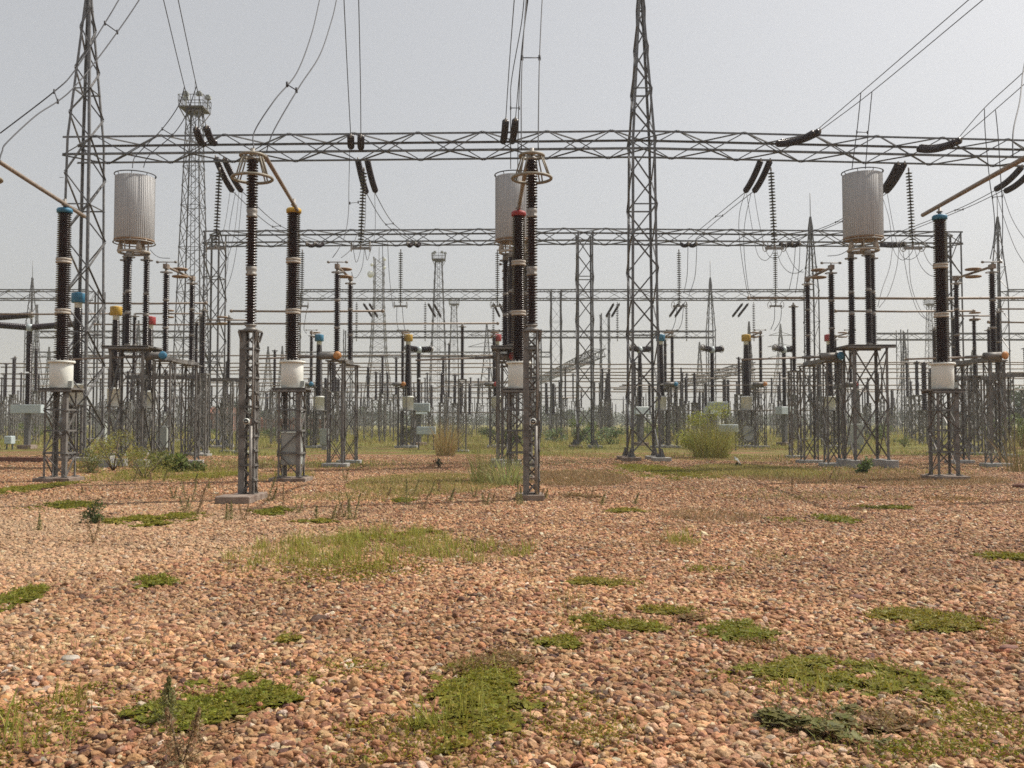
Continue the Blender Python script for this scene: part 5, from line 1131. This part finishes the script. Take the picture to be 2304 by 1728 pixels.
# distant buildings, wall, trees ---------------------------------------------------------
t = thing('brick_wall', 'low red brick wall far off behind the ringed arrester', 'wall', (X(605, 170), 170, 0)); mb = MB(); mb.box((0, 0, 1.15), (21, .3, 2.3)); mb.build('wall_panel', 'brick', t)
for k in range(8): mb = MB(); mb.box((-10.5 + 3 * k, 0, 1.3), (.45, .5, 2.6)); mb.build('pier', 'brick', t)
t = thing('brick_building', 'small red roofed brick hut beside the distant brick wall', 'building', (X(492, 160), 160, 0))
mb = MB(); mb.box((0, 0, 1.6), (5, 4, 3.2)); mb.build('wall', 'brick', t)
mb = MB(); mb.add([(-2.8, -2.4, 3.2), (2.8, -2.4, 3.2), (2.8, 2.4, 3.2), (-2.8, 2.4, 3.2), (-2.8, 0, 4.3), (2.8, 0, 4.3)], [(0, 1, 5, 4), (3, 4, 5, 2), (0, 4, 3), (1, 2, 5), (0, 3, 2, 1)]); mb.build('roof', 'brick', t)
mb = MB(); mb.box((-.9, -2.02, 1.1), (.9, .06, 2.1)); mb.build('door', 'black', t); mb = MB(); mb.box((1.2, -2.02, 1.7), (1, .06, 1)); mb.build('window', 'black', t)

def crown(parent, name, cx, cy, cz, rx, rz, n, size, col, seed=0):
    NRr = np.random.default_rng(seed); k = 7; cs = NRr.normal(0, .45, (k, 3)) * (rx, rx, rz) + (cx, cy, cz); rad = NRr.uniform(.35, .65, k)
    i = NRr.integers(0, k, n); d = NRr.normal(0, 1, (n, 3)); d /= np.linalg.norm(d, axis=1)[:, None]; r = NRr.random(n)[:, None] ** .4
    P = cs[i] + d * r * rad[i][:, None] * (rx, rx, rz); P[:, 2] = np.maximum(P[:, 2], .02)
    V, C = leaves(P, NRr.uniform(.7, 1.3, n) * size, tint(n, col, .25, .07) * (1 + .15 * np.sin(i))[:, None], .8)
    return leaf_object(name, V * 1.0, C, parent)
def tree(px, Y, H, rx, label, col=(.055, .075, .035), seed=1):
    t = thing('tree', label, 'tree', (X(px, Y), Y, 0), 0, 'trees along the far edge')
    mb = MB(); mb.tube([(0, 0, 0), (.1, 0, H * .3), (0, .1, H * .6)], H * .035, 7, taper=H * .012)
    for a in range(4): mb.tube([(0, 0, H * .35), (math.cos(a * 1.6) * rx * .5, math.sin(a * 1.6) * rx * .5, H * .7)], H * .015, 5, taper=H * .005)
    mb.build('trunk', 'bark', t); crown(t, 'crown', 0, 0, H * .66, rx, H * .33, 900, H * .12, col, seed)
for i, a in enumerate(((530, 240, 7, 3.4, 'round tree just behind the ringed arrester column'), (556, 250, 5.5, 3, 'low tree above the brick wall'), (600, 230, 4.6, 3.2, 'low bushy tree behind the yellow capped insulator'), (1270, 300, 6.5, 4, 'dark tree between the flat topped towers'),
                       (1345, 330, 7.5, 4.5, 'dark tree beyond the middle spired tower'), (840, 320, 7, 4, 'dark tree below the telecom tower'), (2290, 150, 7, 3.5, 'tree at the edge behind the last isolator'), (300, 260, 6.5, 4, 'tree behind the nearer grey drum stand'), (1215, 280, 6, 3.5, 'tree just past the central arrester'))):
    tree(*a, seed=20 + i)
def treeline():
    VV, CC = [], []
    for i in range(230):
        x = NR.uniform(-340, 340); y = NR.uniform(400, 560); h = NR.uniform(4.5, 8.5) * (1.25 if NR.random() < .12 else 1); n = 90
        P = np.stack([NR.normal(x, 3.8, n), NR.normal(y, 3, n), NR.random(n) ** .8 * h * (1 - .3 * NR.random(n))], 1)
        V, C = leaves(P, NR.uniform(1.2, 2.6, n), tint(n, (.05, .07, .035), .2), .8); VV.append(V); CC.append(C)
    tag(leaf_object('treeline', np.concatenate(VV), np.concatenate(CC)), 'hazy dark wood along the horizon', kind='stuff')
treeline()
def bush(name, label, px, py, w, h, n, size, col, seed, blade=False, cat='bush', upright=False, leafcol2=None, grp=None):
    c = G(px, py); t = thing(name, label, cat, c, 0, grp); rs = np.random.default_rng(seed)
    if blade:
        nb = n; r = np.sqrt(rs.random(nb)) * w * .28; a = rs.uniform(0, 6.283, nb)
        bs = np.stack([r * np.cos(a), r * np.sin(a), np.zeros(nb)], 1)
        d = bs / (w * .28) ; hh = h * rs.uniform(.3, 1.0, nb) ** .8 * (1 - .3 * (r / (w * .28)) ** 2)
        tip = bs + np.stack([d[:, 0] * w * .3, d[:, 1] * w * .3, hh], 1) + np.concatenate([rs.normal(0, w * .12, (nb, 2)), np.zeros((nb, 1))], 1)
        mid = (bs + tip) / 2 + np.stack([-d[:, 0] * w * .06, -d[:, 1] * w * .06, hh * .1], 1)
        s = np.stack([np.ones(nb) * size, rs.normal(0, size * .5, nb), np.zeros(nb)], 1)
        V = np.concatenate([np.stack([bs - s, bs + s, mid + s * .8, mid - s * .8], 1), np.stack([mid - s * .8, mid + s * .8, tip + s * .15, tip - s * .15], 1)]); cc = tint(nb, col, .22, .07)
        leaf_object('stems', V, np.concatenate([cc, cc]), t)
        if leafcol2 is not None:
            m = n * 2; i = rs.integers(0, nb, m); f = rs.uniform(.35, 1.0, m)[:, None]; P = bs[i] * (1 - f) + tip[i] * f + rs.normal(0, w * .03, (m, 3))
            P[:, 2] = np.abs(P[:, 2]); V, C = leaves(P, rs.uniform(.5, 1.2, m) * size * 9, tint(m, leafcol2, .2), 1.6); leaf_object('foliage', V, C, t)
    else:
        mb = MB()
        for k in range(7):
            a = k * .9 + seed; mb.tube([(0, 0, 0), (math.cos(a) * w * .18, math.sin(a) * w * .18, h * .4), (math.cos(a) * w * .34, math.sin(a) * w * .34, h * .75)], h * .018, 5, taper=h * .006)
        mb.build('stems', 'bark', t); crown(t, 'foliage', 0, 0, h * .42, w * .5, h * .5, n, size, col, seed)
    return t
sh = bush('shrub', 'feathery green shrub behind the middle spired tower beside the yellow capped cone', 1600, 1030, 2.9, 2.3, 620, .007, (.30, .28, .08), 3, True, leafcol2=(.30, .32, .06))
crown(sh, 'feathery_crown', 0, 0, 1.0, 1.45, 1.05, 5200, .085, (.29, .31, .06), 77)
bush('grass_clump', 'tall dry reddish grass clump beside the pale boxes', 1003, 1026, 1.7, 2.2, 260, .007, (.34, .25, .11), 4, True, cat='grass clump')
bush('grass_clump', 'tall sparse green grass clump at the foot of the central grey drum stand', 1088, 1088, 1.2, 1.5, 110, .006, (.26, .26, .09), 5, True, cat='grass clump')
bush('grass_clump', 'long bladed grass clump beside the central arrester', 1143, 1092, 1.6, 1.0, 170, .008, (.32, .34, .13), 6, True, cat='grass clump')
bush('grass_clump', 'thin dry bush at the edge past the last white tank', 2292, 1062, 1.6, 2.1, 120, .006, (.24, .20, .08), 7, True, cat='grass clump', leafcol2=(.12, .13, .035))
bush('bush', 'leafy bush at the foot of the nearer grey drum stand', 255, 1060, 2.1, 1.5, 3200, .06, (.26, .25, .05), 8)
bush('bush', 'lower sprawling bush before the nearer isolator stands', 325, 1078, 1.9, .95, 2200, .055, (.22, .22, .05), 9)
bush('bush', 'short weedy bush under the first white tank stand', 205, 1065, 1.2, .8, 900, .06, (.13, .15, .04), 19)
bush('bush', 'compact round dark leafed bush before the last grey drum', 1946, 1066, .72, .72, 420, .13, (.10, .145, .04), 10)
bush('bush', 'tiny dark plant alone in front of the dry grass clump', 987, 1052, .35, .42, 60, .12, (.035, .05, .025), 11)
bush('bush', 'pale leafed milkweed bush under the flat topped tower', 1370, 1000, 2.2, 1.6, 700, .22, (.16, .21, .10), 12); bush('bush', 'pale leafed milkweed bush beside the flat topped tower', 1300, 1002, 1.6, 1.5, 600, .22, (.17, .22, .11), 13)
bush('bush', 'bright bush behind the flat topped tower foot', 1330, 985, 3, 2.2, 900, .25, (.14, .18, .04), 14); bush('bush', 'pale bush at the foot of the third row tower', 1248, 995, 1.6, 1.3, 500, .2, (.16, .21, .10), 15)
bush('bush', 'dark scrub behind the low pale box', 925, 990, 2.5, 1.4, 900, .2, (.06, .08, .03), 16); bush('bush', 'small shrub in the grass beyond the last grey drum', 2035, 1007, .9, .9, 260, .12, (.11, .14, .04), 17)
bush('bush', 'tall green shrub at the edge behind the isolator stands', 2300, 1010, 2.6, 2.4, 1500, .14, (.12, .15, .04), 18)
for i, (px, py, w, h, lb) in enumerate(((215, 1178, .45, .42, 'dark weed beside the oval green mat under the first white tank'), (395, 1062, 1.4, .7, 'scrub before the isolator footing'), (1150, 1000, 2, 1.2, 'scrub behind the central column cluster'), (80, 985, 5, 1.8, 'tall weeds behind the breaker pillar'),
                                        (140, 990, 4, 2.2, 'green thicket behind the first white tank'), (700, 985, 3, 1.5, 'olive thicket behind the middle isolator'), (1100, 985, 3, 1.6, 'green thicket beside the ladder stand post'), (1990, 990, 3, 1.4, 'olive thicket beyond the last grey drum'), (2210, 985, 4, 2.0, 'olive thicket between isolator stands'), (1470, 985, 4, 2, 'green thicket seen through the middle spired tower'), (620, 985, 5, 1.6, 'thicket behind the grey cabinet'), (450, 980, 6, 1.6, 'thicket behind the floodlight mast foot'))):
    bush('bush', lb, px, py, w, h, 700 if w < 2 else 1100, .05 if w < 1 else .2, (.12, .155, .035) if i % 2 else (.085, .11, .035), 40 + i, grp=None)
# upright weeds
rw = random.Random(9)
WEED = [(378, 1630, .34), (410, 1722, .36), (436, 1600, .0), (300, 1085, .55), (338, 1105, .7), (425, 1150, .75), (415, 1155, .4), (442, 1160, .4), (520, 1172, .45), (510, 1170, .35), (548, 1172, .38), (600, 1130, .8), (612, 1128, .4), (637, 1140, .6), (672, 1155, .3), (390, 1122, .35), (453, 1125, .45), (470, 1100, .3),
        (88, 1195, .35), (210, 1220, .45), (367, 1085, .5), (437, 1088, .35), (185, 1110, .2), (775, 1165, .5), (795, 1170, .6), (757, 1168, .4), (785, 1172, .45), (915, 1138, .7), (953, 1148, .4), (930, 1115, .5), (965, 1120, .5), (988, 1112, .45), (1067, 1120, .3), (1093, 1138, .35), (1105, 1135, .3), (1165, 1138, .7),
        (1172, 1136, .5), (1327, 1128, .4), (1352, 1138, .35), (1428, 1135, .3), (1783, 1108, .45), (1882, 1082, .5), (1755, 1080, .35), (1865, 1082, .3), (745, 1172, .35), (712, 1168, .3), (1215, 1128, .35), (1225, 1122, .3), (1012, 1128, .35), (872, 1118, .3), (777, 1082, .45)]
WU = set(); WNEAR = ((378, 1640, 'in the nearest big green mat'), (570, 1120, 'by the block of the ringed arrester'), (340, 1175, 'at the oval green mat'), (250, 1080, 'by the leafy bush'), (790, 1168, 'in the dry tuft cluster beyond the arrester block'),
            (950, 1130, 'in the sparse patch before the dry grass clump'), (1180, 1130, 'at the foot of the central arrester'), (1370, 1135, 'on bare stones past the central arrester'), (1840, 1090, 'before the round dark bush'), (150, 1200, 'on pale stones by the oval mat'), (1000, 1070, 'near the tiny dark plant'),
            (520, 1170, 'among stones between oval mat and arrester block'), (640, 1145, 'just past the ringed arrester block'), (440, 1110, 'before the nearer isolator stands'), (1100, 1130, 'in the row beside the central arrester'))
WD = ['slim dark weed spike', 'brownish upright weed', 'feathery olive weed']
for i, (px, py, h) in enumerate(WEED):
    if not h: continue
    h *= .78; c = G(px, py); t = thing('weed', '', 'weed', c, 0, 'upright weeds in the gravel'); n = 1100 if i < 2 else int(160 + 420 * h); f = NR.random(n) ** 1.15; w_ = .032 * (1.05 - f) * (1.3 if h > .5 or i < 2 else 1)
    shp = (i * 7 // 3) % 3; col = ((.24, .23, .09), (.34, .24, .13), (.27, .25, .10))[i % 3]
    near = min((((px - q[0]) ** 2 + ((py - q[1]) * 2) ** 2, q[2]) for q in WNEAR))[1]
    for s_ in (shp, 0, 1, 2, 3):
        lab_ = ('tall ' if h > .5 else 'short ' if h < .36 else '') + ('straight ', 'leaning ', 'forked ', 'bushy ')[s_] + WD[i % 3] + ' ' + near; shp = s_
        if lab_ not in WU: break
    WU.add(lab_); t['label'] = lab_
    off = NR.choice([-1, 1], n) if shp == 2 else np.zeros(n)
    lx = f * h * (.35 if shp == 1 else 0) + off * (.02 + f * h * .22); w_ = w_ * (1.5 if shp == 3 else 1)
    P = np.stack([NR.normal(0, 1, n) * w_ + lx, NR.normal(0, 1, n) * w_, f * h], 1)
    V, C = leaves(P, NR.uniform(.012, .026 if i < 2 else .042, n), tint(n, col, .22), 1.8); leaf_object('foliage', V, C, t)
    mb = MB()
    for sd_ in ((-1, 1) if shp == 2 else (0,)): e_ = h * (.35 if shp == 1 else 0) + sd_ * (.02 + h * .22); mb.tube([(0, 0, -.01), (e_ * .5, 0, h * .5), (e_, .01, h)], .005, 5)
    mb.build('stem', 'bark', t)
# small odd things on the ground
def at_ground(name, mk, px, py, label, cat, m): o = mk().build(name, m); o.location = G(px, py); return tag(o, label, cat)
def egret():
    mb = MB(); mb.lathe([(.01, 0), (.05, .06), (.06, .16), (.03, .25), (.015, .34), (.025, .37), (.005, .41)], 10, (0, 0, .12)); mb.tube([(0, 0, 0), (0, 0, .14)], .008, 5); return mb
c = G(1661, 1050); t = thing('broad_leaf_weed', 'white topped little plant behind the mown green patch', 'plant', c)
mb = MB(); mb.add([(-.12, 0, .28), (-.02, -.03, .22), (.12, 0, .08), (-.02, .03, .33), (-.16, .01, .40)], [(0, 1, 3, 4), (1, 2, 3)]); mb.build('flower', 'white', t); crown(t, 'foliage', 0, 0, .1, .16, .1, 60, .1, (.05, .07, .03), 5)
def rock(seed=3, s=.1):
    mb = MB(); rs = random.Random(seed); prof = [(.02, 0), (.9, .15), (1, .45), (.75, .8), (.02, .95)]; mb.lathe([(r * s, z * s * .8) for r, z in prof], 9); mb.v = [(x * (1 + rs.uniform(-.15, .15)) * 1.3, y * (1 + rs.uniform(-.15, .15)), z * (1 + rs.uniform(-.1, .1))) for x, y, z in mb.v]; return mb
M['rock_grey'] = mat('pale_grey_rock', (.36, .31, .25), .8, 0, (.46, .41, .35), 20, bump=.3); M['rock_dark'] = mat('dark_red_rock', (.14, .06, .04), .8, 0, (.20, .09, .06), 20, bump=.3)
for i, (px, py, s, m, lb) in enumerate(((158, 1488, .055, 'rock_grey', 'pale grey smooth stone lying on brown twigs at the near ground'), (1280, 1282, .05, 'rock_dark', 'dark reddish stone beside a small round green mat'), (1890, 1136, .05, 'rock_dark', 'dark red lump on open gravel before the last grey drum'),
                                        (1941, 1100, .10, 'rock_dark', 'flat dark lump on gravel below the round dark bush'), (1925, 1348, .06, 'rock_dark', 'dark broken stone above the long bright green mat'), (2270, 1465, .06, 'rock_dark', 'upright dark red stone near the edge of the gravel'), (2296, 1098, .16, 'rock_dark', 'large dark clod at the edge of the gravel'))):
    at_ground('rock', lambda s=s, i=i: rock(i, s), px, py, lb, 'rock', m)
def cable(pts, r, label, m='conc_dirt'):
    mb = MB(); mb.tube([G(*p) + Vector((0, 0, r * .6)) for p in pts], r, 6); tag(mb.build('cable', m), label, 'cable', 'dark cables and cords lying on the ground')
# drain kerb behind the first stand
t = thing('drain_kerb', 'dark low kerb crossing behind the first white tank stand', 'kerb', (0, 0, 0)); a, b = G(-60, 1038), G(105, 1040); mb = MB(); mb.bar(a + Vector((0, 0, .1)), b + Vector((0, 0, .1)), .3, .2); mb.build('kerb_strip', 'rock_dark', t)
# low marshalling posts with caps, small cabinets in the field
for i, (px, py, w, h, lb) in enumerate(((230, 1005, .5, 1.3, 'narrow pale cabinet on a post behind the leafy bush'), (275, 1020, .6, .5, 'low pale box behind the first grey drum stand legs'), (365, 1020, .6, 1.2, 'grey cabinet inside the nearer isolator stands'), (1925, 1012, .9, 1.3, 'dull grey cabinet beneath the last grey drum'), (730, 1012, .5, 1.0, 'black round cabinet behind the middle isolator'))):
    c = G(px, py); t = thing('cabinet', lb, 'cabinet', c); mb = MB(); mb.bevbox((0, 0, h / 2 + .3), (w, .4, h), .02); mb.build('casing', 'boxdull', t); mb = MB(); mb.box((0, -.205, h / 2 + .3), (w * .85, .012, h * .85)); mb.build('door', 'boxdull', t)
    mb = MB(); mb.box((0, 0, .15), (w * .6, .3, .3)); mb.build('plinth', 'conc', t)

# ------------------------------------------------------------------ haze
hm = bpy.data.materials.new('haze'); hm.use_nodes = True
for n in list(hm.node_tree.nodes): hm.node_tree.nodes.remove(n)
pv = hm.node_tree.nodes.new('ShaderNodeVolumePrincipled'); ho = hm.node_tree.nodes.new('ShaderNodeOutputMaterial')
pv.inputs['Color'].default_value = (.97, .985, 1, 1); pv.inputs['Density'].default_value = .00045; pv.inputs['Anisotropy'].default_value = .2
hm.node_tree.links.new(pv.outputs[0], ho.inputs['Volume'])
mb = MB(); mb.box((0, 600, 36), (3400, 1300, 76)); o = mb.build('haze', hm); tag(o, kind='stuff')
